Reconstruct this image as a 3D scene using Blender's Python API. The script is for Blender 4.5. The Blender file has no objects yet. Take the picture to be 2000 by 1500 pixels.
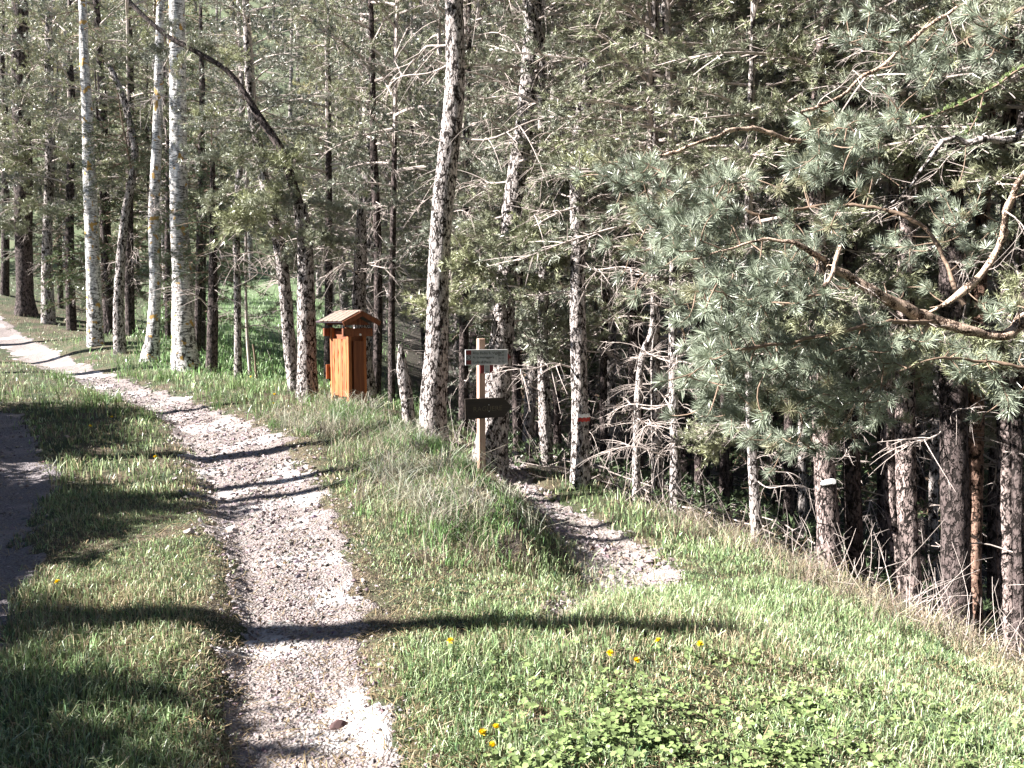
import bpy, math, random
import numpy as np
from mathutils import Vector, Matrix, Euler
random.seed(7); RNG = np.random.default_rng(11)
scene = bpy.context.scene
COL = scene.collection

# ------------------------------------------------------------------ camera, sky, sun, exposure
FPX, HZ = 1570.0, 620.0                      # focal length and horizon row in 2000x1500 pixels
PITCH = math.atan((750 - HZ) / FPX)
cam_d = bpy.data.cameras.new('camera'); cam = bpy.data.objects.new('camera', cam_d); COL.objects.link(cam)
cam_d.sensor_width = 36; cam_d.lens = 36 * FPX / 2000; cam_d.clip_start = 0.05; cam_d.clip_end = 1500
cam.location = (0, 0, 1.6); cam.rotation_euler = (math.pi / 2 - PITCH, 0, 0)
scene.camera = cam
scene.render.resolution_x, scene.render.resolution_y = 1024, 768
SUN_EL = math.radians(34); SUN_DIR = np.array([-1.0, -0.2]); SUN_DIR /= np.linalg.norm(SUN_DIR)   # towards the sun
world = bpy.data.worlds.new('World'); scene.world = world; world.use_nodes = True
wn = world.node_tree.nodes; wl = world.node_tree.links
sky = wn.new('ShaderNodeTexSky'); sky.sky_type = 'NISHITA'; sky.sun_disc = False
sky.sun_elevation = SUN_EL; sky.sun_rotation = math.atan2(SUN_DIR[0], SUN_DIR[1])
sky.altitude = 1700; sky.dust_density = .1; sky.air_density = .8
wn['Background'].inputs['Strength'].default_value = 0.05
wl.new(sky.outputs['Color'], wn['Background'].inputs['Color'])
sun_d = bpy.data.lights.new('sun', 'SUN'); sun_d.energy = 5.0; sun_d.angle = math.radians(0.5); sun_d.color = (1.0, 0.95, 0.9)
sun = bpy.data.objects.new('sun', sun_d); COL.objects.link(sun)
tosun = Vector((SUN_DIR[0] * math.cos(SUN_EL), SUN_DIR[1] * math.cos(SUN_EL), math.sin(SUN_EL)))
sun.rotation_euler = tosun.to_track_quat('Z', 'Y').to_euler()
scene.view_settings.view_transform = 'Standard'; scene.view_settings.look = 'None'
scene.view_settings.exposure = 2.25; scene.view_settings.gamma = 1.0
scene.cycles.max_bounces = 5; scene.cycles.diffuse_bounces = 2; scene.cycles.glossy_bounces = 1
scene.cycles.transmission_bounces = 2; scene.cycles.transparent_max_bounces = 4

_F = np.array([0, math.cos(PITCH), -math.sin(PITCH)]); _U = np.array([0, math.sin(PITCH), math.cos(PITCH)])
def pix(px, py, d):
    v = np.array([1.0, 0, 0]) * (px - 1000) / FPX + _U * (-(py - 750) / FPX) + _F
    return np.array([0, 0, 1.6]) + v * (d / v[1])

# ------------------------------------------------------------------ numpy noise
def _h(i, j, k, s):
    n = (i * 73856093) ^ (j * 19349663) ^ (k * 83492791) ^ (s * 2654435)
    n = (n ^ (n >> 13)) * 1274126177
    return ((n ^ (n >> 16)) & 0xffff) / 65535.0
def vnoise(x, y, z=0.0, s=0):
    x, y, z = np.broadcast_arrays(np.asarray(x, float), np.asarray(y, float), np.asarray(z, float))
    i, j, k = np.floor(x).astype(np.int64), np.floor(y).astype(np.int64), np.floor(z).astype(np.int64)
    u, v, w = x - i, y - j, z - k
    u, v, w = u * u * (3 - 2 * u), v * v * (3 - 2 * v), w * w * (3 - 2 * w)
    r = 0
    for a in (0, 1):
        for b in (0, 1):
            for c in (0, 1):
                r = r + _h(i + a, j + b, k + c, s) * (u if a else 1 - u) * (v if b else 1 - v) * (w if c else 1 - w)
    return r * 2 - 1
def fbm(x, y, z=0.0, s=0, o=3):
    r, a = 0, 1.0
    for q in range(o):
        r = r + a * vnoise(np.asarray(x) * 2**q, np.asarray(y) * 2**q, np.asarray(z) * 2**q, s + q); a *= .5
    return r
def sstep(a, b, x):
    t = np.clip((x - a) / (b - a), 0, 1); return t * t * (3 - 2 * t)

# ------------------------------------------------------------------ terrain
CP = [  # pixel x, pixel y, distance: points on the ground
 (0,1500,2.85),(500,1500,2.9),(1000,1500,2.9),(1500,1500,3.0),(2000,1500,3.4),
 (0,1300,3.7),(450,1300,3.75),(800,1300,3.8),(1200,1300,3.9),(1600,1300,4.3),(1900,1330,5.0),
 (100,1200,4.4),(590,1215,4.35),(1000,1210,4.5),(1400,1200,5.0),(570,1100,5.2),(100,1080,5.4),(860,1110,5.5),
 (540,1000,6.5),(200,1000,6.5),(0,1000,6.6),(700,1000,6.6),(860,1020,6.7),(480,930,8),(60,870,9.2),(440,860,9.6),(620,860,9.4),(250,850,10),
 (380,810,11.5),(500,780,12.5),(100,780,13),(280,770,13.5),(0,740,15),(170,730,16),(350,715,17),(80,700,19),(0,675,23),(185,664,20),(50,643,25),(-200,640,30),(-500,660,28),
 (580,768,13),(690,800,12.2),(600,800,12),(740,830,11.4),(850,890,10.4),(800,885,9.6),(900,930,8.6),(985,1000,7.7),(1060,1085,6.7),(700,850,10),
 (940,938,9.9),(960,925,10.4),(1075,1130,6.3),(1200,1150,6.0),(1150,1055,7.6),(1095,1005,8.8),(1030,965,9.8),
 (1135,950,10.3),(1200,965,9.9),(1243,985,9.8),(1318,1003,9.5),(1480,1065,8.7),(1400,1050,8.4),(1500,1095,7.4),(1640,1160,6.9),(1780,1220,6.5),(1930,1290,6.2),(2050,1350,6.0),
 (1620,1118,8.8),(1675,1128,8.8),(1780,1178,8.6),(1870,1225,8.3),(1965,1262,8.3),(2100,1330,8.2),(1300,1100,6.9),(1500,1200,5.6),
 (1500,1015,14),(1800,1150,13),(1200,930,14),(1000,880,15),(2100,1200,14),(800,800,16),(500,705,20),(480,660,28),(400,640,30),
 (1500,950,24),(1200,880,24),(1900,1000,24),(900,800,24)]
cw = [pix(*c) for c in CP]
cw += [np.array(p) for p in [(-6,-6,.1),(0,-6,0),(6,-6,-.3),(-14,0,.6),(-12,8,.8),(-16,15,1.2),(10,2,-1.8),(14,8,-3.6),(-30,-10,2),(30,-10,-5),(-30,20,2.6),(30,20,-6.5),(-5.5,3,.05),(-6,6,.25)]]
cw = np.array(cw)
def _phi(r2): return .5 * r2 * np.log(r2 + 1e-9)
n = len(cw); A = np.zeros((n + 3, n + 3))
A[:n, :n] = _phi(((cw[:, None, :2] - cw[None, :, :2])**2).sum(-1)) + np.eye(n) * .06
A[:n, n] = 1; A[:n, n+1:] = cw[:, :2]; A[n, :n] = 1; A[n+1:, :n] = cw[:, :2].T
TW = np.linalg.solve(A, np.concatenate([cw[:, 2], [0, 0, 0]]))
RUT = np.array([pix(*p)[:2] for p in [(640,1640,2.4),(610,1500,2.9),(575,1350,3.55),(585,1215,4.35),(570,1100,5.2),(535,1000,6.5),(500,930,8),(455,860,9.6),(385,810,11.5),(280,770,13.5),(170,730,16),(80,702,19),(0,680,23),(-200,655,28),(-500,650,36)]])
RUTW = np.array([.34,.33,.33,.36,.38,.47,.54,.55,.40,.36,.38,.4,.45,.5,.5])
TRK = np.array([pix(*p)[:2] for p in [(-560,1640,2.4),(-440,1500,2.9),(-225,1300,3.8),(-105,1150,4.9),(-55,1000,6.5),(-25,900,8.6),(-75,820,11.2),(-190,760,14),(-340,720,17),(-600,690,22)]])
TRKW = np.array([.55,.55,.5,.45,.5,.6,.6,.6,.6,.6])
SIDE = np.array([pix(*p)[:2] for p in [(1060,1260,4.5),(1150,1190,5.4),(1225,1110,6.5),(1180,1050,7.5),(1105,1005,8.7),(1040,968,9.8),(1000,948,10.8),(985,930,12.5),(960,910,15)]])
SIDEW = np.array([.05,.20,.36,.42,.38,.26,.22,.2,.2])
def line_dist(x, y, P, W):
    """signed distance across / half width to a polyline, and the parameter along it"""
    best = np.full(np.shape(x), 1e9); u = np.zeros(np.shape(x))
    for a, b, wa, wb in zip(P[:-1], P[1:], W[:-1], W[1:]):
        d = b - a; L = np.linalg.norm(d)
        t = np.clip(((x - a[0]) * d[0] + (y - a[1]) * d[1]) / L**2, 0, 1)
        qx, qy = a[0] + d[0] * t, a[1] + d[1] * t
        r = np.hypot(x - qx, y - qy)
        s = np.sign((x - a[0]) * d[1] - (y - a[1]) * d[0])
        m = r < best; best = np.where(m, r, best); u = np.where(m, s * r / (wa + (wb - wa) * t), u)
    return u
def H0(x, y):
    x = np.asarray(x, float); y = np.asarray(y, float)
    z = TW[n] + TW[n+1] * x + TW[n+2] * y
    for i in range(n): z = z + TW[i] * _phi((x - cw[i, 0])**2 + (y - cw[i, 1])**2)
    r = np.hypot(x, y * .9)
    far = np.clip(-1.6 - .22 * x + .02 * np.abs(y), -9, 3.2)
    mead = np.exp(-((x / np.maximum(y, 1) + .32) / .16)**2)
    far = far * (1 - mead) + (.5 + .085 * (y - 18)) * mead
    far = far + np.maximum(0, y - 44)**1.0 * .66 * sstep(38, 70, y) + 1.2 * fbm(x / 14, y / 14, s=3) * sstep(40, 60, y)
    far = far + np.maximum(0, x - 45) * .3 + np.maximum(0, -x - 45) * .25
    k = sstep(20, 34, r); k = np.where(y < -4, np.maximum(k, sstep(-4, -14, y)), k)
    z = z * (1 - k) + far * k
    # bank between the two paths, a ridge whose side has its shade painted in
    return z
def detail(x, y):
    u = line_dist(x, y, RUT, RUTW); g = np.exp(-(u / .95)**4)
    z = -.085 * g - .045 * np.exp(-((u + .75) / .35)**2)
    v = line_dist(x, y, TRK, TRKW); z = z - .07 * np.exp(-(v / 1.0)**4)
    w = line_dist(x, y, SIDE, SIDEW); z = z - .09 * np.exp(-(w / 1.1)**4)
    near = sstep(30, 10, np.hypot(x, y))
    off = 1 - np.maximum(np.maximum(g, np.exp(-(v)**4)), np.exp(-(w)**4))
    z = z + near * off * (.028 * fbm(x * 1.7, y * 1.7, s=20) + .012 * fbm(x * 9, y * 9, s=24, o=2))
    z = z + near * .006 * fbm(x * 6, y * 6, s=30, o=2)
    # bank lip
    bu = line_dist(x, y, BANK, BANKW)
    z = z + .24 * np.exp(-np.where(bu + .35 < 0, (bu + .35) / 1.0, (bu + .35) / 1.25)**2)
    return z
BANK = np.array([pix(*p)[:2] for p in [(620,830,11.2),(720,870,10.2),(800,925,9.0),(860,985,8.0),(930,1050,7.1),(990,1100,6.4)]])
BANKW = np.array([.4,.4,.42,.38,.34,.25])
def grid_axis(segs):
    out = []
    for a, b, s in segs: out.append(np.arange(a, b - 1e-6, s))
    out.append([segs[-1][1]]); return np.concatenate(out)
GX = grid_axis([(-260,-60,20),(-60,-20,2),(-20,-8,.3),(-8,6,.07),(6,14,.25),(14,60,2),(60,260,20)])
GY = grid_axis([(-120,-20,10),(-20,-2,1),(-2,2,.2),(2,12.5,.065),(12.5,30,.25),(30,60,1),(60,240,4)])
XX, YY = np.meshgrid(GX, GY)
GZ = H0(XX, YY) + detail(XX, YY)
def H(x, y):
    x = np.asarray(x, float); y = np.asarray(y, float)
    i = np.clip(np.searchsorted(GX, x) - 1, 0, len(GX) - 2); j = np.clip(np.searchsorted(GY, y) - 1, 0, len(GY) - 2)
    u = np.clip((x - GX[i]) / (GX[i+1] - GX[i]), 0, 1); v = np.clip((y - GY[j]) / (GY[j+1] - GY[j]), 0, 1)
    return (GZ[j, i] * (1-u) + GZ[j, i+1] * u) * (1-v) + (GZ[j+1, i] * (1-u) + GZ[j+1, i+1] * u) * v

# ------------------------------------------------------------------ mesh helpers
def mesh(name, V, F, mats, fm=None, col=None, smooth=False):
    """F: list of int arrays of faces, one array per face size"""
    V = np.asarray(V, np.float32); F = [np.asarray(f, np.int32) for f in (F if isinstance(F, list) else [F]) if len(f)]
    me = bpy.data.meshes.new(name)
    me.vertices.add(len(V)); me.vertices.foreach_set('co', V.ravel())
    nl = sum(f.size for f in F); nf = sum(len(f) for f in F)
    me.loops.add(nl); me.loops.foreach_set('vertex_index', np.concatenate([f.ravel() for f in F]))
    st = []; o = 0
    for f in F: st.append(o + np.arange(len(f)) * f.shape[1]); o += f.size
    me.polygons.add(nf); me.polygons.foreach_set('loop_start', np.concatenate(st).astype(np.int32))
    if fm is not None: me.polygons.foreach_set('material_index', np.asarray(fm, np.int32))
    for m in (mats if isinstance(mats, (list, tuple)) else [mats]): me.materials.append(m)
    me.update(calc_edges=True)
    me.polygons.foreach_set('use_smooth', np.full(nf, smooth, bool))
    if col is not None:
        a = me.color_attributes.new('tone', 'FLOAT_COLOR', 'POINT')
        c = np.ones((len(V), 4), np.float32); c[:, :3] = col; a.data.foreach_set('color', c.ravel())
    return me
def obj(name, me, parent=None, loc=None, label=None, cat=None, group=None, kind=None):
    o = bpy.data.objects.new(name, me); COL.objects.link(o)
    if parent is not None: o.parent = parent
    if loc is not None: o.location = loc
    return tag(o, label, cat, group, kind)
def tag(o, label=None, cat=None, group=None, kind=None):
    if label: o['label'] = label
    if cat: o['category'] = cat
    if group: o['group'] = group
    if kind: o['kind'] = kind
    return o
def thing(name, loc, label, cat, group=None):
    return obj(name, None, None, tuple(float(c) for c in loc), label, cat, group)
class MB:
    def __init__(s): s.V = []; s.F4 = []; s.F3 = []; s.m4 = []; s.m3 = []; s.C = []; s.n = 0
    def add(s, V, F, m=0, c=(1, 1, 1)):
        V = np.asarray(V, float); F = np.asarray(F, int)
        (s.F4 if F.shape[1] == 4 else s.F3).append(F + s.n); (s.m4 if F.shape[1] == 4 else s.m3).append(np.full(len(F), m))
        s.V.append(V); s.C.append(np.broadcast_to(np.asarray(c, float), V.shape)); s.n += len(V)
    def tube(s, P, R, k=6, m=0, cap=True, c=(1, 1, 1), disp=None):
        P = np.asarray(P, float); R = np.broadcast_to(np.asarray(R, float), (len(P),)); L = len(P)
        T = np.gradient(P, axis=0); T /= np.linalg.norm(T, axis=1)[:, None] + 1e-12
        ref = np.array([1., 0, 0]) if abs(T[:, 0]).mean() < .8 else np.array([0, 1., 0])
        X = np.cross(T, ref); X /= np.linalg.norm(X, axis=1)[:, None] + 1e-12; Y = np.cross(T, X)
        a = np.linspace(0, 2 * np.pi, k, endpoint=False)
        RR = R[:, None] * np.ones(k) if disp is None else disp(P, R, a)
        V = P[:, None] + RR[..., None] * (np.cos(a)[None, :, None] * X[:, None] + np.sin(a)[None, :, None] * Y[:, None])
        i = np.arange(L - 1)[:, None] * k; j = np.arange(k)[None]; j2 = (j + 1) % k
        F = np.stack([i + j, i + j2, i + k + j2, i + k + j], -1).reshape(-1, 4)
        s.add(V.reshape(-1, 3), F, m, c)
        if cap and k > 2:
            top = V[-1]; cen = P[-1]; q = np.arange(k)
            s.add(np.vstack([top, cen]), np.stack([q, (q + 1) % k, np.full(k, k)], -1), m, c)
    def box(s, c, d, m=0, M=None, col=(1, 1, 1), bev=.004):
        x, y, z = np.array(d) / 2.; b = min(bev, x * .4, y * .4, z * .4); V = []
        for sx in (-1, 1):
            for sy in (-1, 1):
                for sz in (-1, 1):
                    V += [(sx * (x - b), sy * (y - b), sz * z), (sx * (x - b), sy * y, sz * (z - b)), (sx * x, sy * (y - b), sz * (z - b))]
        V = np.array(V)
        idx = lambda a, b_, c_, k: ((a * 4 + b_ * 2 + c_) * 3 + k)
        F = []; T = []
        for q in (0, 1):
            F.append([idx(0, 0, q, 0), idx(1, 0, q, 0), idx(1, 1, q, 0), idx(0, 1, q, 0)])
            F.append([idx(0, q, 0, 1), idx(1, q, 0, 1), idx(1, q, 1, 1), idx(0, q, 1, 1)])
            F.append([idx(q, 0, 0, 2), idx(q, 1, 0, 2), idx(q, 1, 1, 2), idx(q, 0, 1, 2)])
            for r in (0, 1):
                F.append([idx(0, q, r, 0), idx(1, q, r, 0), idx(1, q, r, 1), idx(0, q, r, 1)])
                F.append([idx(q, 0, r, 0), idx(q, 1, r, 0), idx(q, 1, r, 2), idx(q, 0, r, 2)])
                F.append([idx(q, r, 0, 1), idx(q, r, 1, 1), idx(q, r, 1, 2), idx(q, r, 0, 2)])
        for a in (0, 1):
            for b_ in (0, 1):
                for c_ in (0, 1): T.append([idx(a, b_, c_, 0), idx(a, b_, c_, 1), idx(a, b_, c_, 2)])
        V = V + np.array(c)
        if M is not None: V = V @ np.array(M.to_3x3()).T + np.array(M.translation)
        nn = s.n; s.add(V, F, m, col); s.F3.append(np.array(T) + nn); s.m3.append(np.full(len(T), m))
    def prism(s, pts, y0, y1, m=0, M=None):
        """outline in x,z pushed along y"""
        k = len(pts); V = [(p[0], y0, p[1]) for p in pts] + [(p[0], y1, p[1]) for p in pts]
        cx = np.mean(pts, 0); V += [(cx[0], y0, cx[1]), (cx[0], y1, cx[1])]; V = np.array(V, float)
        F = [[i, (i + 1) % k, k + (i + 1) % k, k + i] for i in range(k)]
        T = [[i, (i + 1) % k, 2 * k] for i in range(k)] + [[k + i, k + (i + 1) % k, 2 * k + 1] for i in range(k)]
        if M is not None: V = V @ np.array(M.to_3x3()).T + np.array(M.translation)
        nn = s.n; s.add(V, F, m); s.F3.append(np.array(T) + nn); s.m3.append(np.full(len(T), m))
    def build(s, name, mats, smooth=False):
        F = []; fm = []
        if s.F4: F.append(np.concatenate(s.F4)); fm.append(np.concatenate(s.m4))
        if s.F3: F.append(np.concatenate(s.F3)); fm.append(np.concatenate(s.m3))
        return mesh(name, np.concatenate(s.V), F, mats, np.concatenate(fm), np.concatenate(s.C), smooth)
def unit(v): return v / (np.linalg.norm(v, axis=-1, keepdims=True) + 1e-12)
def rdir(N, rng=RNG): return unit(rng.normal(size=(N, 3)))
def spline(P, step):
    """Catmull-Rom resample of a polyline, keeps extra columns"""
    P = np.asarray(P, float); Q = np.vstack([2 * P[0] - P[1], P, 2 * P[-1] - P[-2]]); out = []
    for i in range(1, len(Q) - 2):
        m_ = max(2, int(np.linalg.norm(Q[i+1][:3] - Q[i][:3]) / step)); t = np.linspace(0, 1, m_, endpoint=False)[:, None]
        a, b, c, d = Q[i-1], Q[i], Q[i+1], Q[i+2]
        out.append(.5 * (2*b + (c - a)*t + (2*a - 5*b + 4*c - d)*t**2 + (3*b - a - 3*c + d)*t**3))
    out.append(P[-1:]); return np.vstack(out)
def needle_mesh(P, A, k, ln, w, back=.5, spread=(.35, 1.1), rng=RNG, col=None, quad=False):
    """k needles round each point P of a twig running along A"""
    N = len(P); P = np.repeat(P, k, 0); A = np.repeat(A, k, 0)
    perp = rdir(N * k, rng); perp = unit(perp - (perp * A).sum(1, keepdims=True) * A)
    a = rng.uniform(*spread, N * k)[:, None]; D = A * np.cos(a) + perp * np.sin(a)
    D[:, 2] += .08; D = unit(D)
    L = (ln * rng.uniform(.75, 1.1, N * k))[:, None]
    S = unit(np.cross(D, rdir(N * k, rng))) * w / 2
    B = P - A * rng.uniform(0, back, N * k)[:, None]
    if quad:
        V = np.stack([B - S*.7, B + S*.7, B + D * L * .6 + S, B + D * L * .6 - S, B + D * L], 1).reshape(-1, 3); o = np.arange(N * k)[:, None] * 5
        F4 = o + np.array([[0, 1, 2, 3]]); F3 = o + np.array([[3, 2, 4]]); rep = 5
    else:
        V = np.stack([B - S, B + S, B + D * L], 1).reshape(-1, 3); F4 = None; F3 = np.arange(N * k * 3).reshape(-1, 3); rep = 3
    c = rng.uniform(.7, 1.3, (N * k, 1)) * np.ones((1, 3))
    if col is not None: c = c * np.repeat(col, k, 0)
    return V, F4, F3, np.repeat(c, rep, 0)

# ------------------------------------------------------------------ materials
def new_mat(name):
    m = bpy.data.materials.new(name); m.use_nodes = True
    return m, m.node_tree.nodes, m.node_tree.links, m.node_tree.nodes['Principled BSDF']
def ramp(N, stops, interp='LINEAR'):
    r = N.new('ShaderNodeValToRGB'); e = r.color_ramp.elements; r.color_ramp.interpolation = interp
    while len(e) < len(stops): e.new(.5)
    for q, (p, c) in zip(e, stops): q.position = p; q.color = (*c, 1) if len(c) == 3 else c
    return r
def tex(N, L, kind, scale, detail=3, coord='Object', sc=(1, 1, 1), distort=0, **kw):
    tc = N.new('ShaderNodeTexCoord'); mp = N.new('ShaderNodeMapping'); mp.inputs['Scale'].default_value = sc
    L.new(tc.outputs[coord], mp.inputs['Vector'])
    t = N.new(kind); t.inputs['Scale'].default_value = scale
    if kind == 'ShaderNodeTexNoise': t.inputs['Detail'].default_value = detail; t.inputs['Distortion'].default_value = distort
    for k_, v in kw.items(): setattr(t, k_, v)
    L.new(mp.outputs['Vector'], t.inputs['Vector']); return t
def mixc(N, L, fac, a, b, mode='MIX'):
    m = N.new('ShaderNodeMix'); m.data_type = 'RGBA'; m.blend_type = mode
    for sock, v in ((m.inputs[0], fac), (m.inputs[6], a), (m.inputs[7], b)):
        if hasattr(v, 'links'): L.new(v, sock)
        elif isinstance(v, (int, float)): sock.default_value = v
        else: sock.default_value = (*v, 1)
    return m.outputs[2]
def bump(N, L, bsdf, h, strength, dist):
    b = N.new('ShaderNodeBump'); b.inputs['Strength'].default_value = strength; b.inputs['Distance'].default_value = dist
    L.new(h, b.inputs['Height']); L.new(b.outputs['Normal'], bsdf.inputs['Normal'])
def leafy(name, base, rough=.5, trans=.3, spec=.4, vary=.25):
    m, N, L, B = new_mat(name)
    vc = N.new('ShaderNodeVertexColor'); vc.layer_name = 'tone'
    oi = N.new('ShaderNodeObjectInfo'); r = ramp(N, [(0, (1 - vary, 1 - vary, 1 - vary * .6)), (1, (1 + vary, 1 + vary * .8, 1 - vary * .3))])
    L.new(oi.outputs['Random'], r.inputs[0])
    c = mixc(N, L, 1.0, vc.outputs['Color'], base, 'MULTIPLY'); c = mixc(N, L, 1.0, c, r.outputs[0], 'MULTIPLY')
    L.new(c, B.inputs['Base Color']); B.inputs['Roughness'].default_value = rough; B.inputs['Specular IOR Level'].default_value = spec
    if trans > 0:
        t = N.new('ShaderNodeBsdfTranslucent'); L.new(c, t.inputs['Color']); mx = N.new('ShaderNodeMixShader'); mx.inputs[0].default_value = trans
        L.new(B.outputs[0], mx.inputs[1]); L.new(t.outputs[0], mx.inputs[2]); L.new(mx.outputs[0], N['Material Output'].inputs['Surface'])
    return m
def bark(name, plate, plate2, crack, sx=27, sz=8, width=.15, amp=.014, fine=60):
    m, N, L, B = new_mat(name)
    nz = tex(N, L, 'ShaderNodeTexNoise', 14, 3)
    tc = N.new('ShaderNodeTexCoord'); ad = N.new('ShaderNodeVectorMath'); ad.operation = 'MULTIPLY_ADD'
    L.new(nz.outputs['Color'], ad.inputs[0]); ad.inputs[1].default_value = (.09, .09, .16); L.new(tc.outputs['Object'], ad.inputs[2])
    mp = N.new('ShaderNodeMapping'); mp.inputs['Scale'].default_value = (sx, sx, sz); L.new(ad.outputs[0], mp.inputs['Vector'])
    v = N.new('ShaderNodeTexVoronoi'); v.feature = 'DISTANCE_TO_EDGE'; v.inputs['Scale'].default_value = 1; L.new(mp.outputs[0], v.inputs['Vector'])
    vf = N.new('ShaderNodeTexVoronoi'); vf.inputs['Scale'].default_value = 1; L.new(mp.outputs[0], vf.inputs['Vector'])
    r = ramp(N, [(0, (0, 0, 0)), (width, (1, 1, 1))]); nb = tex(N, L, 'ShaderNodeTexNoise', 19, 3, sc=(1, 1, .6)); nm = N.new('ShaderNodeMath'); nm.operation = 'MULTIPLY_ADD'; L.new(nb.outputs['Fac'], nm.inputs[0]); nm.inputs[1].default_value = .9; nm.inputs[2].default_value = -.45
    na = N.new('ShaderNodeMath'); na.operation = 'ADD'; L.new(v.outputs['Distance'], na.inputs[0]); L.new(nm.outputs[0], na.inputs[1]); L.new(na.outputs[0], r.inputs[0])
    n2 = tex(N, L, 'ShaderNodeTexNoise', fine, 4, sc=(1, 1, .5)); r2 = ramp(N, [(.35, (0, 0, 0)), (.62, (1, 1, 1))]); L.new(n2.outputs['Fac'], r2.inputs[0])
    p = mixc(N, L, vf.outputs['Color'], plate, plate2); p = mixc(N, L, .5, p, mixc(N, L, r2.outputs[0], plate2, plate))
    sp = ramp(N, [(.36, (.15, .15, .15)), (.43, (1, 1, 1))]); L.new(n2.outputs['Fac'], sp.inputs[0]); p = mixc(N, L, .7, p, mixc(N, L, 1.0, p, sp.outputs[0], 'MULTIPLY'))
    c = mixc(N, L, r.outputs[0], crack, p); L.new(c, B.inputs['Base Color'])
    B.inputs['Roughness'].default_value = .9; B.inputs['Specular IOR Level'].default_value = .2
    h = N.new('ShaderNodeMath'); h.operation = 'MULTIPLY_ADD'; L.new(n2.outputs['Fac'], h.inputs[0]); h.inputs[1].default_value = .5; L.new(r.outputs[0], h.inputs[2])
    bump(N, L, B, h.outputs[0], 1.0, amp)
    return m
def wood(name, a, b, grain=(34, 34, 2.2), rough=.7, d=.002):
    m, N, L, B = new_mat(name)
    t = tex(N, L, 'ShaderNodeTexNoise', 1, 5, sc=grain, distort=.6); r = ramp(N, [(.3, b), (.65, a)]); L.new(t.outputs['Fac'], r.inputs[0])
    L.new(r.outputs[0], B.inputs['Base Color']); B.inputs['Roughness'].default_value = rough; bump(N, L, B, t.outputs['Fac'], .5, d); return m
def plain(name, c, rough=.6, vary=.25, sc=40):
    m, N, L, B = new_mat(name)
    t = tex(N, L, 'ShaderNodeTexNoise', sc, 4); r = ramp(N, [(.3, tuple(x * (1 - vary) for x in c)), (.7, tuple(min(1, x * (1 + vary)) for x in c))])
    L.new(t.outputs['Fac'], r.inputs[0]); L.new(r.outputs[0], B.inputs['Base Color']); B.inputs['Roughness'].default_value = rough
    bump(N, L, B, t.outputs['Fac'], .3, .003); return m

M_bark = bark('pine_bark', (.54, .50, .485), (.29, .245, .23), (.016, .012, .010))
M_barkdark = bark('dark_bark', (.13, .105, .10), (.07, .052, .05), (.014, .011, .01))  # dark bark that also puts shade into the colour of some pine trunks
M_barkbrown = bark('brown_bark', (.36, .29, .27), (.20, .155, .145), (.014, .011, .010), 24, 7)
M_barkred = bark('red_bark', (.34, .22, .17), (.19, .115, .085), (.03, .02, .015), 20, 12, .1, .006)
M_limb = bark('limb_bark', (.66, .52, .42), (.42, .29, .21), (.06, .04, .03), 60, 40, .12, .003, 160)
def birch_mat():
    m, N, L, B = new_mat('birch_bark')
    t = tex(N, L, 'ShaderNodeTexNoise', 1, 5, sc=(9, 9, 55), distort=1.2); r = ramp(N, [(.41, (.03, .028, .026)), (.48, (.60, .58, .56)), (.7, (.80, .78, .76))]); L.new(t.outputs['Fac'], r.inputs[0])
    t2 = tex(N, L, 'ShaderNodeTexNoise', 9, 5, sc=(1.6, 1.6, .8)); r2 = ramp(N, [(.44, (.05, .04, .035)), (.47, (1, 1, 1))]); L.new(t2.outputs['Fac'], r2.inputs[0])
    # rough dark bark low on the stem
    g = N.new('ShaderNodeTexCoord'); s = N.new('ShaderNodeSeparateXYZ'); L.new(g.outputs['Object'], s.inputs[0])
    mr = N.new('ShaderNodeMapRange'); mr.inputs[1].default_value = 0.2; mr.inputs[2].default_value = 1.9; mr.inputs[3].default_value = 1; mr.inputs[4].default_value = 0.5; L.new(s.outputs[2], mr.inputs[0])
    c = mixc(N, L, mr.outputs[0], r.outputs[0], mixc(N, L, 1.0, r.outputs[0], r2.outputs[0], 'MULTIPLY'))
    t3 = tex(N, L, 'ShaderNodeTexNoise', 6, 4); r3 = ramp(N, [(.60, (0, 0, 0)), (.64, (1, 1, 1))]); L.new(t3.outputs['Fac'], r3.inputs[0])
    c = mixc(N, L, r3.outputs[0], c, (.42, .25, .06)); L.new(c, B.inputs['Base Color']); B.inputs['Roughness'].default_value = .7
    bump(N, L, B, t2.outputs['Fac'], .6, .01); return m
M_birch = birch_mat()
M_twig = plain('dead_twig', (.42, .36, .33), .8, .3, 60)
M_twigdark = plain('living_twig', (.20, .14, .10), .8, .3, 60)
M_needle = leafy('pine_needles', (.275, .30, .22), .36, .05, .6, .22)
M_needle_near = leafy('near_pine_needles', (.27, .31, .235), .33, .04, .7, .0)
M_needle_far = leafy('far_needles', (.30, .29, .20), .5, .08, .4, .3)
M_spruce = leafy('spruce_needles', (.085, .125, .065), .42, .1, .5, .2)
M_leaf = leafy('broad_leaves', (.20, .27, .115), .5, .12, .3, .1)
M_grass = leafy('grass_blades', (.215, .29, .14), .40, .15, .5, 0)
M_dry = leafy('dry_grass', (.36, .33, .25), .6, .2, .3, 0)
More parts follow.
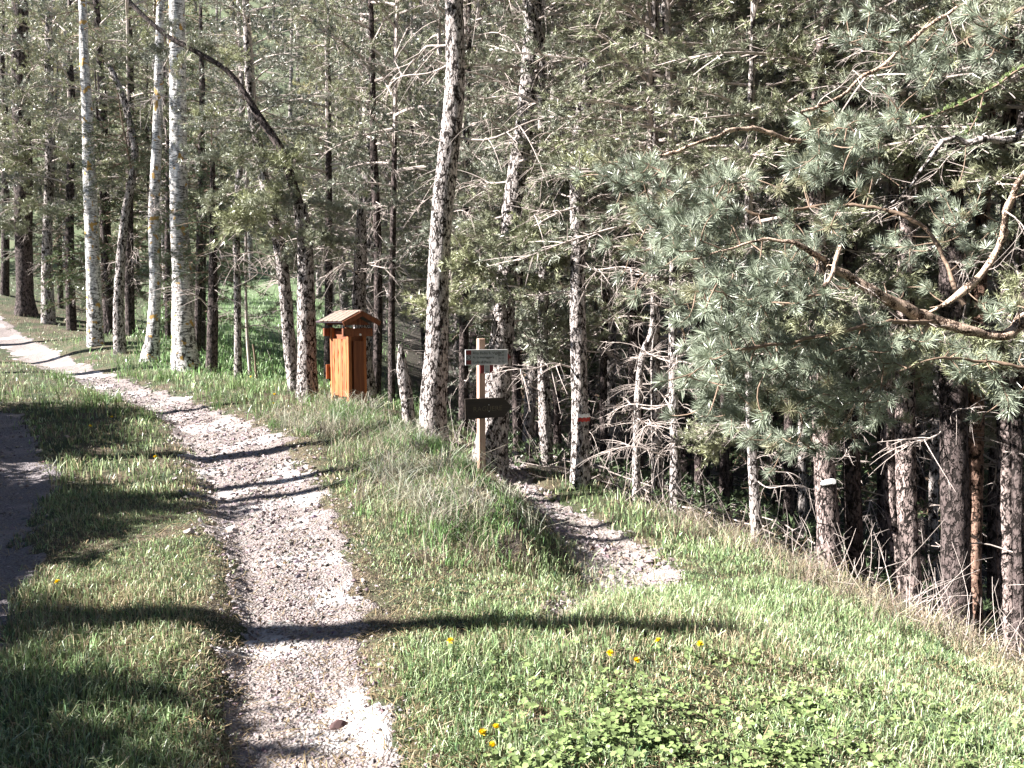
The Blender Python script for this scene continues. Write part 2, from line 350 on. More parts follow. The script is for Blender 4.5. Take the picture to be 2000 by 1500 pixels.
def ground_mat():
    m, N, L, B = new_mat('ground_soil')
    a = tex(N, L, 'ShaderNodeTexNoise', 2.2, 6, 'Object'); b = tex(N, L, 'ShaderNodeTexNoise', 55, 5, 'Object')
    green = mixc(N, L, b.outputs['Fac'], (.008, .012, .004), (.07, .095, .035)); brown = mixc(N, L, b.outputs['Fac'], (.012, .008, .005), (.20, .15, .10))
    r = ramp(N, [(.40, (0, 0, 0)), (.62, (1, 1, 1))]); L.new(a.outputs['Fac'], r.inputs[0]); c = mixc(N, L, r.outputs[0], green, brown)
    vc = N.new('ShaderNodeVertexColor'); vc.layer_name = 'tone'; s = N.new('ShaderNodeSeparateColor'); L.new(vc.outputs['Color'], s.inputs[0])
    c = mixc(N, L, s.outputs[0], c, mixc(N, L, b.outputs['Fac'], (.008, .006, .005), (.09, .07, .055)))       # painted shade on the bank, and forest litter
    c = mixc(N, L, s.outputs[1], c, mixc(N, L, b.outputs['Fac'], (.05, .08, .035), (.20, .27, .14)))         # meadow
    L.new(c, B.inputs['Base Color']); B.inputs['Roughness'].default_value = .95; bump(N, L, B, b.outputs['Fac'], 1, .03); return m
def path_mat(name, pale, mid, sandy, sc=1.0):
    m, N, L, B = new_mat(name)
    b = tex(N, L, 'ShaderNodeTexNoise', 70 * sc, 6); v = tex(N, L, 'ShaderNodeTexVoronoi', 60 * sc); p = tex(N, L, 'ShaderNodeTexNoise', 1.6, 5)
    r = ramp(N, [(.34, tuple(x * .22 for x in mid)), (.44, mid), (.62, pale)]); L.new(b.outputs['Fac'], r.inputs[0])
    c = mixc(N, L, .35, r.outputs[0], mixc(N, L, v.outputs['Color'], mid, pale))
    rp = ramp(N, [(.52, (0, 0, 0)), (.60, (1, 1, 1))]); L.new(p.outputs['Fac'], rp.inputs[0]); c = mixc(N, L, rp.outputs[0], c, mixc(N, L, .25, sandy, c))
    L.new(c, B.inputs['Base Color']); B.inputs['Roughness'].default_value = .9
    h = N.new('ShaderNodeMath'); h.operation = 'ADD'; L.new(b.outputs['Fac'], h.inputs[0]); L.new(v.outputs['Distance'], h.inputs[1]); bump(N, L, B, h.outputs[0], 1, .012); return m
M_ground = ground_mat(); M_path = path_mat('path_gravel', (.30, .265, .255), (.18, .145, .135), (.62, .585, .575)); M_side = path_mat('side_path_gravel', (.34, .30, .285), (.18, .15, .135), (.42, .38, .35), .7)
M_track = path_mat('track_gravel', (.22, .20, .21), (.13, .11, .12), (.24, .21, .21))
M_stone = leafy('stones', (.28, .25, .245), .85, 0, .2, .0)

# ------------------------------------------------------------------ ground and paths
rut = line_dist(XX, YY, RUT, RUTW); 
edge_pts = np.array([pix(*p)[:2] for p in [(980,925,11.0),(1135,950,10.4),(1250,990,9.3),(1400,1045,8.4),(1500,1090,7.6),(1640,1155,6.9),(1780,1215,6.5),(1930,1285,6.2),(2100,1370,5.9),(2500,1500,5.5)]])
def slope_side(x, y):
    """above 0 on the forest side of the edge of the slope"""
    ys = np.interp(x, edge_pts[:, 0], edge_pts[:, 1]); return np.where(x > edge_pts[0, 0], y - ys, y - 14 - np.maximum(0, -x - 2) * 3)
def meadow(x, y): return np.exp(-((x / np.maximum(y, 1) + .32) / .15)**4) * sstep(14.5, 17, y) * sstep(60, 46, y)
GAP_SHADE = lambda x, y: np.exp(-(line_dist(x, y, BANK, BANKW) / 1.5)**4) * sstep(5.6, 6.2, y) * sstep(11, 10, y) * sstep(-.1, .25, fbm(x * 2.6, y * 2.6, s=140, o=2))
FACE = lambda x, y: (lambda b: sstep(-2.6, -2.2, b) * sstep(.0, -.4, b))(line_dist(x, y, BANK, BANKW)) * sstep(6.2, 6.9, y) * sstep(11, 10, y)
litter_shade = np.maximum(np.clip(sstep(.1, .9, slope_side(XX, YY)) , 0, 1), np.maximum(FACE(XX, YY) * .95, GAP_SHADE(XX, YY) * .9)) * (1 - meadow(XX, YY)) * (1 - .0)  # shade of bank face and tussock gaps is put into the ground colour
gc = np.stack([litter_shade, np.maximum(meadow(XX, YY), sstep(-14, -20, XX) * .5), XX * 0], -1).reshape(-1, 3)
nx, ny = len(GX), len(GY); ii = (np.arange(ny - 1)[:, None] * nx + np.arange(nx - 1)[None]).ravel()
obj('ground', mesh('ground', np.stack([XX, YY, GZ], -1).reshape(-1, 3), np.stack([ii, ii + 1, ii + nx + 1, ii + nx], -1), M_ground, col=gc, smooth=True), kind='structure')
def ribbon(name, P, W, mat, step, k, lift, label=None):
    C = spline(np.column_stack([P, W]), step); T = unit(np.gradient(C[:, :2], axis=0)); Nn = np.stack([T[:, 1], -T[:, 0]], -1)
    u = np.linspace(-1.3, 1.3, k); X = C[:, None, :2] + Nn[:, None] * (u[None, :, None] * C[:, None, 2:3])
    z = H(X[..., 0], X[..., 1]); e = np.abs(u)[None] + .22 * fbm(X[..., 0] * 3, X[..., 1] * 3, s=50) + .14 * fbm(X[..., 0] * 11, X[..., 1] * 11, s=55)
    z = z + lift * (1 - sstep(.75, 1.15, e)) - .05 * sstep(.95, 1.2, e) + .004 * fbm(X[..., 0] * 25, X[..., 1] * 25, s=60, o=2)
    V = np.concatenate([X, z[..., None]], -1).reshape(-1, 3); L_ = len(C); i = (np.arange(L_ - 1)[:, None] * k + np.arange(k - 1)[None]).ravel()
    obj(name, mesh(name, V, np.stack([i, i + 1, i + k + 1, i + k], -1), mat, smooth=True), kind='structure')
ribbon('gravel_path', RUT, RUTW, M_path, .05, 40, .016)
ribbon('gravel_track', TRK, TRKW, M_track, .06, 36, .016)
ribbon('side_path', SIDE, SIDEW, M_side, .05, 30, .016)

# scattered pebbles
def stones(N, P, W, smin, smax, rng, spread=1.05, ymax=99):
    C = spline(np.column_stack([P, W]), .05); w = 1 / np.maximum(C[:, 1], 2.5)**1.3; w = w * (C[:, 1] < ymax) * (C[:, 1] > 2.4); w /= w.sum()
    i = rng.choice(len(C), N, p=w); T = unit(np.gradient(C[:, :2], axis=0)); Nn = np.stack([T[:, 1], -T[:, 0]], -1)
    q = rng.normal(0, .55, N); q = np.clip(q, -spread * 1.3, spread * 1.3)
    XY = C[i, :2] + Nn[i] * (q * C[i, 2])[:, None] + T[i] * rng.uniform(-.05, .05, (N, 1)) * 1.0
    s = smin + (smax - smin) * rng.random(N)**5
    s *= np.clip(XY[:, 1] / 4, .8, 2)
    return np.column_stack([XY, H(XY[:, 0], XY[:, 1]) + .014 + s * .15]), s
OCT = np.array([(1,0,0),(0,1,0),(-1,0,0),(0,-1,0),(0,0,1),(0,0,-1)], float)
OCTF = np.array([(0,1,4),(1,2,4),(2,3,4),(3,0,4),(1,0,5),(2,1,5),(3,2,5),(0,3,5)])
def stone_field(name, sets, mat, rng):
    P = np.vstack([a for a, b in sets]); s = np.concatenate([b for a, b in sets]); N = len(P)
    sc = s[:, None, None] * rng.uniform(.5, 1.2, (N, 1, 3)) * np.array([1, 1, .6]); an = rng.uniform(0, 6.28, N); ca, sa = np.cos(an), np.sin(an)
    V = OCT[None] * sc * rng.uniform(.7, 1.2, (N, 6, 1)) + rng.normal(0, .2, (N, 6, 3)) * s[:, None, None]
    V = np.stack([V[..., 0] * ca[:, None] - V[..., 1] * sa[:, None], V[..., 0] * sa[:, None] + V[..., 1] * ca[:, None], V[..., 2]], -1) + P[:, None]
    F = (np.arange(N)[:, None, None] * 6 + OCTF[None]).reshape(-1, 3)
    t = rng.uniform(.45, 1.35, (N, 1)); c = t * np.array([1, .97, .97]) + rng.normal(0, .04, (N, 3)) + (rng.random((N, 1)) < .05) * np.array([[-.1, -.2, -.22]])
    return obj(name, mesh(name, V.reshape(-1, 3), F, mat, col=np.repeat(np.clip(c, .08, 1.6), 6, 0)), kind='stuff')
r1 = np.random.default_rng(5)
stone_field('gravel', [stones(32000, RUT, RUTW, .003, .019, r1, ymax=16), stones(6000, TRK, TRKW, .005, .016, r1, ymax=12), stones(7500, SIDE, SIDEW, .006, .026, r1, .9)], M_stone, r1)

# ------------------------------------------------------------------ grass
def cone_xy(N, y0, y1, rng, margin=.6, pw=1.0):
    """points in the view cone (and a margin either side), denser near"""
    t = rng.random(N); y = y0 * (y1 / y0)**t; hw = y * .66 + margin
    return rng.uniform(-1, 1, N) * hw, y
def path_free(x, y, rng, soft=.22):
    k = np.ones(len(x))
    for P, W in ((RUT, RUTW), (TRK, TRKW), (SIDE, SIDEW)):
        u = np.abs(line_dist(x, y, P, W)) + .22 * fbm(x * 3, y * 3, s=50) + .14 * fbm(x * 11, y * 11, s=55)
        kk = sstep(.82, .82 + 2 * soft, u)
        if P is SIDE: kk = np.maximum(kk, sstep(7.4, 5.6, y) * .85)
        k = np.minimum(k, kk)
    return k
def blades(name, x, y, hgt, wid, col, mat, rng, lean=.5, kind='stuff', label=None, drop=0):
    N = len(x); z = H(x, y) - .006; B = np.column_stack([x, y, z]); a = rng.uniform(0, 6.283, N)
    d = np.column_stack([np.cos(a), np.sin(a), np.zeros(N)]); s = np.column_stack([-np.sin(a), np.cos(a), np.zeros(N)])
    fa = rng.uniform(0, 6.283, N); s = np.column_stack([np.cos(fa), np.sin(fa), np.zeros(N)])
    ln = np.abs(rng.normal(0, lean, N))[:, None]; h = hgt[:, None]; w = wid[:, None] / 2; up = np.array([[0, 0, 1.]])
    p1 = B + h * (.45 * up + d * ln * .18); p2 = B + h * ((.82 - drop) * up + d * ln * .55); p3 = B + h * ((1.0 - .25 * ln - drop * 2.2) * up + d * ln * 1.05)
    V = np.stack([B - s * w, B + s * w, p1 + s * w * .9, p1 - s * w * .9, p2 + s * w * .55, p2 - s * w * .55, p3], 1).reshape(-1, 3)
    o = np.arange(N)[:, None, None] * 7
    F4 = (o + np.array([[0, 1, 2, 3], [3, 2, 4, 5]])[None]).reshape(-1, 4); F3 = (o + np.array([[5, 4, 6]])[None]).reshape(-1, 3)
    return obj(name, mesh(name, V, [F4, F3], mat, col=np.repeat(col, 7, 0), smooth=False), kind=kind)
def grass_col(x, y, rng):
    N = len(x); g = np.array([[1.0, 1.0, 1.0]]); st = np.array([[2.0, 1.25, 1.75]])
    dryness = .20 + .30 * fbm(x * .9, y * .9, s=70)
    dryness = dryness + .45 * sstep(1.7, 1.0, np.abs(line_dist(x, y, RUT, RUTW))) + .35 * sstep(1.8, 1.0, np.abs(line_dist(x, y, SIDE, SIDEW)))
    dryness = dryness + .55 * sstep(-1.5, 0, slope_side(x, y)) * (x > 3) + .3 * ((x > .2) & (y < 4.5) & (x < 3)) * (vnoise(x * 2, y * 2, s=4) > -.3) * .6
    dryness = dryness + .25 * np.exp(-line_dist(x, y, BANK, BANKW)**2 / 3)
    green = ((x > .2) & (x < 3.2) & (y > 5.2) & (y < 10)) * .35
    k = (rng.random(N) < np.clip(dryness - green, .08, .9))[:, None]
    c = np.where(k, st * rng.uniform(.55, 1.25, (N, 1)), g * np.exp(rng.normal(-.1, .5, (N, 1))) * np.array([[1, 1, 1]]) + rng.normal(0, .08, (N, 3)))
    w_ = rng.random((N, 1)) < .10; c = np.where(w_, np.array([[2.3, 1.95, 2.6]]), c)
    return np.clip(c, .05, 3)
rg = np.random.default_rng(21)
def grass_layer(name, N, y0, y1, h0, h1, w):
    x, y = cone_xy(N, y0, y1, rg, 1.7); keep = rg.random(N) < path_free(x, y, rg)
    tall = np.clip(1 + .6 * fbm(x * 1.3, y * 1.3, s=80), .35, 1.8); litter_ = sstep(-.1, 1.0, slope_side(x, y)) * (1 - meadow(x, y))
    clump = sstep(-.75, .1, fbm(x * 7, y * 7, s=90, o=2) + .4)
    keep &= rg.random(N) < (1 - .85 * GAP_SHADE(x, y)) * (1 - .72 * FACE(x, y)) * (1 - .93 * litter_) * (.15 + .85 * clump)
    x, y, tall = x[keep], y[keep], tall[keep]; u = np.abs(line_dist(x, y, RUT, RUTW)); tall = tall * (.45 + .55 * sstep(1.0, 2.0, u))
    h = rg.uniform(h0, h1, len(x)) * tall; blades(name, x, y, h, np.full(len(x), w) * rg.uniform(.6, 1.3, len(x)), grass_col(x, y, rg), M_grass, rg, .6)
grass_layer('grass', 300000, 2.5, 7.5, .022, .085, .0054)
grass_layer('grass', 125000, 7.0, 34, .04, .12, .011)
# meadow beyond the trees
x, y = cone_xy(60000, 15, 60, rg, 2); k = rg.random(len(x)) < meadow(x, y); x, y = x[k], y[k]
blades('meadow_grass', x, y, rg.uniform(.08, .25, len(x)), rg.uniform(.015, .03, len(x)), rg.uniform(.6, 1.5, (len(x), 1)) * np.array([[.9, 1.1, .9]]), M_grass, rg, .7)
# long pale tussocks on the bank and along the slope edge
def tussocks(name, cx, cy, per, rad, h0, h1, w, mat, coln, rng, lean=1.0):
    k = len(cx); x = np.repeat(cx, per) + rng.normal(0, rad, k * per); y = np.repeat(cy, per) + rng.normal(0, rad, k * per)
    keep = path_free(x, y, rng) > .4; x, y = x[keep], y[keep]
    c = np.clip(rng.uniform(.35, 1.25, (len(x), 1)) * coln + rng.normal(0, .06, (len(x), 3)), .05, 2.5)
    blades(name, x, y, rng.uniform(h0, h1, len(x)), np.full(len(x), w), c, mat, rng, lean, drop=.06)
bc = spline(np.column_stack([BANK, BANKW]), .03); i = rg.integers(0, len(bc), 150)
tussocks('long_dry_grass', bc[i, 0] + rg.normal(-.28, .30, 150), bc[i, 1] + rg.normal(-.25, .28, 150), 20, .07, .12, .30, .0048, M_dry, np.array([[1, 1, 1]]), rg, .95)
i = rg.integers(0, len(bc), 190)
tussocks('long_green_grass', bc[i, 0] + rg.normal(-.1, .35, 190), bc[i, 1] + rg.normal(-.1, .3, 190), 38, .055, .08, .20, .005, M_grass, np.array([[.85, 1.05, .8]]), rg, .6)
hx, hy = [], []
for _ in range(4000):
    q = rg.integers(0, len(bc)); a_, b_ = bc[q, 0] + rg.normal(-.1, .42), bc[q, 1] + rg.normal(-.15, .3)
    hh = float(GAP_SHADE(np.array([a_]), np.array([b_]))[0])
    if .05 < hh < .75 and len(hx) < 60: hx.append(a_); hy.append(b_)
tussocks('arching_dry_grass', np.array(hx), np.array(hy), 30, .035, .16, .38, .0055, M_dry, np.array([[1.2, 1.3, 1.35]]), rg, 1.35)
ex = rg.uniform(1.5, 6, 130); ey = np.interp(ex, edge_pts[:, 0], edge_pts[:, 1]) + rg.normal(-.25, .5, 130)
tussocks('slope_dry_grass', ex, ey, 34, .09, .10, .34, .0048, M_dry, np.array([[1, .95, .9]]), rg, 1.1)
tx = rg.uniform(-9, -1.5, 150); ty = rg.uniform(11, 17, 150)
tussocks('tree_foot_grass', tx, ty, 26, .09, .10, .30, .009, M_grass, np.array([[.95, 1.05, .85]]), rg, .6)
# low leafy plants bottom right
def leaf_cover(name, N, rng):
    cx, cy = [], []
    while len(cx) < N:
        px, py = rng.uniform(950, 2100), rng.uniform(1240, 1600); e = ((px - 1500) / 480)**2 + ((py - 1460) / 170)**2
        if rng.random() < np.exp(-e * 1.0) * (.12 + .88 * float(sstep(-.35, .35, vnoise(px / 75, py / 40, s=9)))): d = 2512 / (py - 620); w_ = pix(px, py, d); cx.append(w_[0]); cy.append(w_[1])
    cx, cy = np.array(cx), np.array(cy); z = H(cx, cy); hgt = rng.uniform(.03, .085, N); m = MB(); V = []; F = []; C = []
    base = np.array([(0,0,0),(.35,.32,.04),(.42,.72,.0),(0,1.0,-.06),(-.42,.72,.0),(-.35,.32,.04),(0,.5,-.03)])
    f = np.array([(0,1,6),(1,2,6),(2,3,6),(3,4,6),(4,5,6),(5,0,6)])
    n_ = 0
    for q in range(N):
        a0 = rng.uniform(0, 6.28); s = rng.uniform(.009, .033); t = rng.uniform(.4, 1.45)
        for l in range(3):
            R = Matrix.Rotation(a0 + l * 2.1 + rng.normal(0, .15), 3, 'Z') @ Matrix.Rotation(rng.normal(.1, .35), 3, 'X') @ Matrix.Rotation(rng.normal(0, .3), 3, 'Y')
            v = (base * s) @ np.array(R).T + (cx[q], cy[q], z[q] + hgt[q]); V.append(v); F.append(f + n_); n_ += 7
            C.append(np.tile(np.clip(np.array([1.0, 1.0, .88]) * t * rng.uniform(.85, 1.15), .1, 2), (7, 1)))
    obj(name, mesh(name, np.vstack(V), np.vstack(F), M_leaf, col=np.vstack(C), smooth=True), kind='stuff')
leaf_cover('leafy_ground_cover', 2300, np.random.default_rng(3))
# needle and twig litter
def litter_bits(name, N, rng):
    x, y = cone_xy(N, 2.6, 14, rng); z = H(x, y) + rng.uniform(.012, .03, N); a = rng.uniform(0, 6.28, N); l = rng.uniform(.015, .05, N)[:, None]
    d = np.column_stack([np.cos(a), np.sin(a), rng.normal(0, .25, N)]); s = np.column_stack([-np.sin(a), np.cos(a), np.zeros(N)]) * .0018; B = np.column_stack([x, y, z])
    V = np.stack([B - d * l - s, B - d * l + s, B + d * l + s, B + d * l - s], 1).reshape(-1, 3)
    c = np.where(rng.random((N, 1)) < .4, np.array([[.25, .17, .13]]), np.array([[.95, .8, .62]])) * rng.uniform(.6, 1.2, (N, 1))
    obj(name, mesh(name, V, np.arange(N * 4).reshape(-1, 4), M_dry, col=np.repeat(c, 4, 0)), kind='stuff')
litter_bits('needle_litter', 26000, rg)

# ------------------------------------------------------------------ tree building blocks
def dead_branch(rng, L=1.0, curl=.5):
    m = MB(); k = 12; t = np.linspace(0, 1, k); sag = rng.uniform(-.35, .15); w = rng.normal(0, .12)
    P = np.column_stack([t * L, w * t**2 * L + .04 * L * np.sin(t * 7 + rng.uniform(0, 6)), sag * t**2 * L + .03 * L * np.sin(t * 9 + rng.uniform(0, 6)) + .1 * t * L])
    m.tube(P, .011 * (1 - t * .8) * (L**.5), 5)
    for q in range(rng.integers(7, 15)):
        i = rng.integers(2, k - 1); side = rng.choice([-1, 1]); l = rng.uniform(.12, .5) * L; s = np.linspace(0, 1, 7)
        dz = rng.normal(-.1, .35); cu = rng.uniform(-.9, .9) * curl
        Q = P[i] + np.column_stack([s * l * rng.uniform(.4, .9), side * s * l * .8 + cu * l * s**2 * .3, dz * s * l - rng.uniform(0, .9) * curl * l * s**2])
        m.tube(Q, .0048 * (1 - s * .7), 4)
        for z in range(rng.integers(0, 4)):
            j = rng.integers(1, 6); l2 = l * rng.uniform(.2, .5); d = unit(rng.normal(size=3) + np.array([.5, 0, -.2])); s2 = np.linspace(0, 1, 4)[:, None]
            m.tube(Q[j] + d * s2 * l2 + np.array([0, 0, -.25 * l2]) * s2**2, .0032 * (1 - s2[:, 0] * .6), 3)
    return m
rb = np.random.default_rng(77)
DEAD = [dead_branch(rb, 1.0, rb.uniform(.2, 1.3)).build('dead_branch', M_twig, True) for _ in range(14)]
def crown_mesh(name, rng, L=7.0, R=1.7, limbs=34, needle=M_needle, twig=M_twig, k=11, ln=.075, w=.008, dens=1.0, low=.25, droop=.1, conical=.5, clump=.05, jit=.8):
    """limbs with side twigs carrying needle tufts; origin at the foot of the crown"""
    m = MB(); NP, NA, NC = [], [], []
    m.tube(np.array([(0, 0, 0), (.03, .02, L * .5), (0, 0, L)]), np.array([.05, .035, .008]), 6)
    for q in range(limbs):
        t = (q + rng.random() * .8) / limbs; z = t * L; a = q * 2.4 + rng.normal(0, .4)
        prof = (low + (1 - low) * min(1, t / .3)) * (1 - t)**conical + .08; l = R * prof * rng.uniform(.7, 1.25)
        s = np.linspace(0, 1, 8); rise = rng.normal(.12, .18) + .45 * t; wob = rng.normal(0, .12)
        P = np.column_stack([s * l, wob * l * s**2, z * 0 + rise * l * s - droop * l * s**2 * 1.6]); ca, sa = math.cos(a), math.sin(a)
        P = np.column_stack([P[:, 0] * ca - P[:, 1] * sa, P[:, 0] * sa + P[:, 1] * ca, P[:, 2] + z])
        m.tube(P, .022 * (1 - s * .8) * (l / 1.2)**.5, 5); D = unit(P[-1] - P[0]); sideV = unit(np.cross(D, [0, 0, 1.]))
        tone = rng.uniform(.75, 1.25)
        nsub = int(l * 10 * dens) + 2
        for b in range(nsub):
            f = rng.uniform(.22, 1.0); i = min(6, int(f * 7)); base = P[i] + (P[i+1] - P[i]) * (f * 7 - i)
            dr = unit(D * rng.uniform(.3, 1) + sideV * rng.choice([-1, 1]) * rng.uniform(.3, 1.1) + np.array([0, 0, rng.normal(.1, .4)])); l2 = l * rng.uniform(.15, .42) * (1.15 - f * .5)
            c2 = np.linspace(0, 1, 4)[:, None]; Q = base + dr * c2 * l2 + np.array([0, 0, -droop * l2]) * c2**2; m.tube(Q, .0085 * (1 - c2[:, 0] * .6), 3)
            nt = max(2, int(l2 / clump * dens * .55))
            for z2 in range(nt):
                g = rng.uniform(.3, 1.05); NP.append(base + dr * g * l2 + np.array([0, 0, -droop * l2 * g * g]) + rng.normal(0, clump * jit, 3)); NA.append(unit(dr + rng.normal(0, .45, 3) + np.array([0, 0, .25]))); NC.append(tone * rng.uniform(.8, 1.2))
    NP, NA, NC = np.array(NP), np.array(NA), np.array(NC)
    V, F4, F3, c = needle_mesh(NP, NA, k, ln, w, .06, (.25, 1.25), rng, NC[:, None] * np.ones((1, 3)))
    m.add(V, F3, 1, c)
    return m.build(name, [twig, needle])
rc = np.random.default_rng(99)
CROWN = [crown_mesh('pine_crown', rc, 7.5, rc.uniform(1.7, 2.3), 46, k=17, ln=.095, w=.0105, dens=1.12, low=.75, conical=.55, clump=.06, jit=.45) for _ in range(4)]
SCROWN = [crown_mesh('spruce_crown', rc, 6.5, 1.6, 60, M_spruce, M_twigdark, 12, .055, .012, 1.5, .9, .25, .85, .045) for _ in range(2)]
BUSH = [crown_mesh('shrub_foliage', rc, 3.0, 1.35, 70, M_leaf, M_twigdark, 9, .05, .03, 2.0, .95, .1, .35, .06) for _ in range(2)]
FCROWN = [crown_mesh('far_crown', rc, 8.5, rc.uniform(2.0, 2.6), 40, M_needle_far, M_twig, 9, .19, .028, 1.0, .6, .12, .5, .11) for _ in range(3)]
def live_bough(rng, k=10, ln=.09, w=.0115):
    m = MB(); NP, NA, NC = [], [], []; s = np.linspace(0, 1, 9); rise = rng.normal(.05, .15); wob = rng.normal(0, .15)
    P = np.column_stack([s, wob * s**2, rise * s - .22 * s**2]); m.tube(P, .013 * (1 - s * .75), 5)
    for b in range(24):
        f = rng.uniform(.25, 1.0); i = min(7, int(f * 8)); base = P[i] + (P[i+1] - P[i]) * (f * 8 - i)
        dr = unit(np.array([rng.uniform(.3, 1), rng.choice([-1, 1]) * rng.uniform(.2, 1.1), rng.normal(.05, .4)])); l2 = rng.uniform(.15, .42); c2 = np.linspace(0, 1, 4)[:, None]
        Q = base + dr * c2 * l2 + np.array([0, 0, -.12 * l2]) * c2**2; m.tube(Q, .005 * (1 - c2[:, 0] * .6), 3); tone = rng.uniform(.75, 1.25)
        for z in range(9): g = rng.uniform(.3, 1.1); NP.append(base + dr * g * l2 + rng.normal(0, .035, 3)); NA.append(unit(dr + rng.normal(0, .4, 3) + np.array([0, 0, .2]))); NC.append(tone * rng.uniform(.85, 1.15))
    V, F4, F3, c = needle_mesh(np.array(NP), np.array(NA), k, ln, w, .03, (.25, 1.2), rng, np.array(NC)[:, None] * np.ones((1, 3))); m.add(V, F3, 1, c)
    return m.build('bough', [M_twig, M_needle])
LIVE = [live_bough(rc) for _ in range(8)]
BCROWN = [crown_mesh('birch_crown', rc, 7, 1.6, 26, M_leaf, M_twigdark, 3, .04, .03, .35, .4, .3, .6, .08)]

def trunk_mesh(P, mat, near=True, seed=0, flare=.25, mats=None, band=None):
    """P: rows x,y,z,radius relative to the foot"""
    step = .05 if near else .3; k = 26 if near else 9; C = spline(P, step); hgt = C[:, 2] - C[0, 2]
    R = np.maximum(C[:, 3], .006) * (1 + flare * np.exp(-np.maximum(hgt, 0) / .22))
    def disp(P_, R_, a):
        if not near: return R_[:, None] * (1 + .08 * vnoise(np.cos(a)[None] * 2 + seed, np.sin(a)[None] * 2, P_[:, 2:3] * 2))
        ca, sa = np.cos(a)[None], np.sin(a)[None]; z = P_[:, 2:3]
        big = fbm(ca * 1.2 + seed, sa * 1.2, z * .9, s=2); rid = 1 - np.abs(vnoise(ca * 5 + seed, sa * 5, z * 5, s=5)) * 2; fi = vnoise(ca * 11, sa * 11, z * 22, s=6)
        root = np.exp(-np.maximum(hgt, 0)[:, None] / .18) * .16 * np.cos(a * 4 + seed)[None]
        amp = min(1, R_[0] / .12)
        return R_[:, None] * (1 + .07 * big + root) + amp * (.007 * rid + .004 * fi)
    m = MB(); m.tube(C[:, :3], R, k, 0, True, disp=disp); return m.build('trunk', mats or mat, True)

def frame_tree(name, cat, label, pts, d, mat, group=None, crown=None, top=12, nbr=10, brange=(1.0, 5), bl=(.4, 1.3), near=True, lean_d=0, dead=False, flare=.25, crown_at=5.0, cscale=1.0, live=0, lrange=(2.5, 6), ll=(.9, 1.7), brot=None, extend=True, seed=None, ctop=True):
    """pts: (px, py, width px) up the stem as seen in the photo, at distance d (lean_d: extra distance per metre climbed)"""
    sd = seed if seed is not None else (hash_(label)); rng = np.random.default_rng(sd)
    W = []
    for px, py, w in pts:
        z0 = pix(px, py, d)[2]; W.append((px, py, w))
    foot = pix(pts[0][0], pts[0][1], d); zf = float(H(foot[0], foot[1])); rows = []
    for px, py, w in pts:
        p = pix(px, py, d); dd = d + lean_d * (p[2] - foot[2]); p = pix(px, py, dd); rows.append([p[0] - foot[0], p[1] - foot[1], p[2] - zf, w / 2 / FPX * dd])
    rows[0][2] = -.25; rows = np.array(rows)
    if rows[1, 2] > .5: rows = np.vstack([rows[:1], [rows[0] * .93 + rows[1] * .07], rows[1:]]); rows[1, 2] = .02 + 0 * rows[1, 2]
    if extend and not dead:
        last, prev = rows[-1], rows[-2]; dirv = unit(last[:3] - prev[:3]) * .5 + np.array([0, 0, .6]); z = last[2]
        while z < top:
            nxt = rows[-1].copy(); nxt[:3] += unit(dirv) * 1.6; nxt[3] = max(.02, last[3] * (1 - .85 * (nxt[2] - last[2]) / (top - last[2] + .01))); nxt[:2] += rng.normal(0, .04, 2); rows = np.vstack([rows, nxt]); z = nxt[2]
    root = thing(name, (foot[0], foot[1], zf), label, cat, group)
    obj('trunk', trunk_mesh(rows, mat, near, sd % 50, flare), root)
    def at(z): return np.array([np.interp(z, rows[:, 2], rows[:, c]) for c in range(4)])
    for q in range(nbr):
        z = rng.uniform(*brange); p = at(z)
        if z > rows[-1, 2]: continue
        o = obj('dead_branch', DEAD[rng.integers(len(DEAD))], root, tuple(p[:3])); s = rng.uniform(*bl)
        o.rotation_euler = (rng.normal(0, .5), rng.normal(-.05, .25), rng.uniform(0, 6.28) if brot is None else rng.normal(brot, .8)); o.scale = (s, s, s * rng.uniform(.8, 1.2))
    for q in range(live):
        z = rng.uniform(*lrange); p = at(z); o = obj('bough', LIVE[rng.integers(8)], root, tuple(p[:3])); s_ = rng.uniform(*ll); o.scale = (s_, s_, s_); o.rotation_euler = (rng.normal(0, .3), rng.normal(.12, .25), q * 2.4 + rng.normal(0, .5))
    if crown is not None and not dead:
        p = at(min(crown_at, rows[-1, 2])); ln_ = max(2.5, top - p[2]); o = obj('crown', crown, root, tuple(p[:3])); s = ln_ / 7.3 ; 
        o.scale = (cscale, cscale, s); o.rotation_euler = (0, 0, rng.uniform(0, 6.28)); tp = at(top)
        v = Vector((tp[0] - p[0], tp[1] - p[1], ln_)); o.rotation_euler = (v.to_track_quat('Z', 'Y') @ Euler((0, 0, rng.uniform(0, 6.28))).to_quaternion()).to_euler()
    return root, rows
def hash_(s):
    h = 5
    for c in s: h = (h * 33 + ord(c)) % 1000003
    return h
C0, C1, C2, C3 = CROWN; S0, S1 = SCROWN; B0 = BCROWN[0]
T = frame_tree
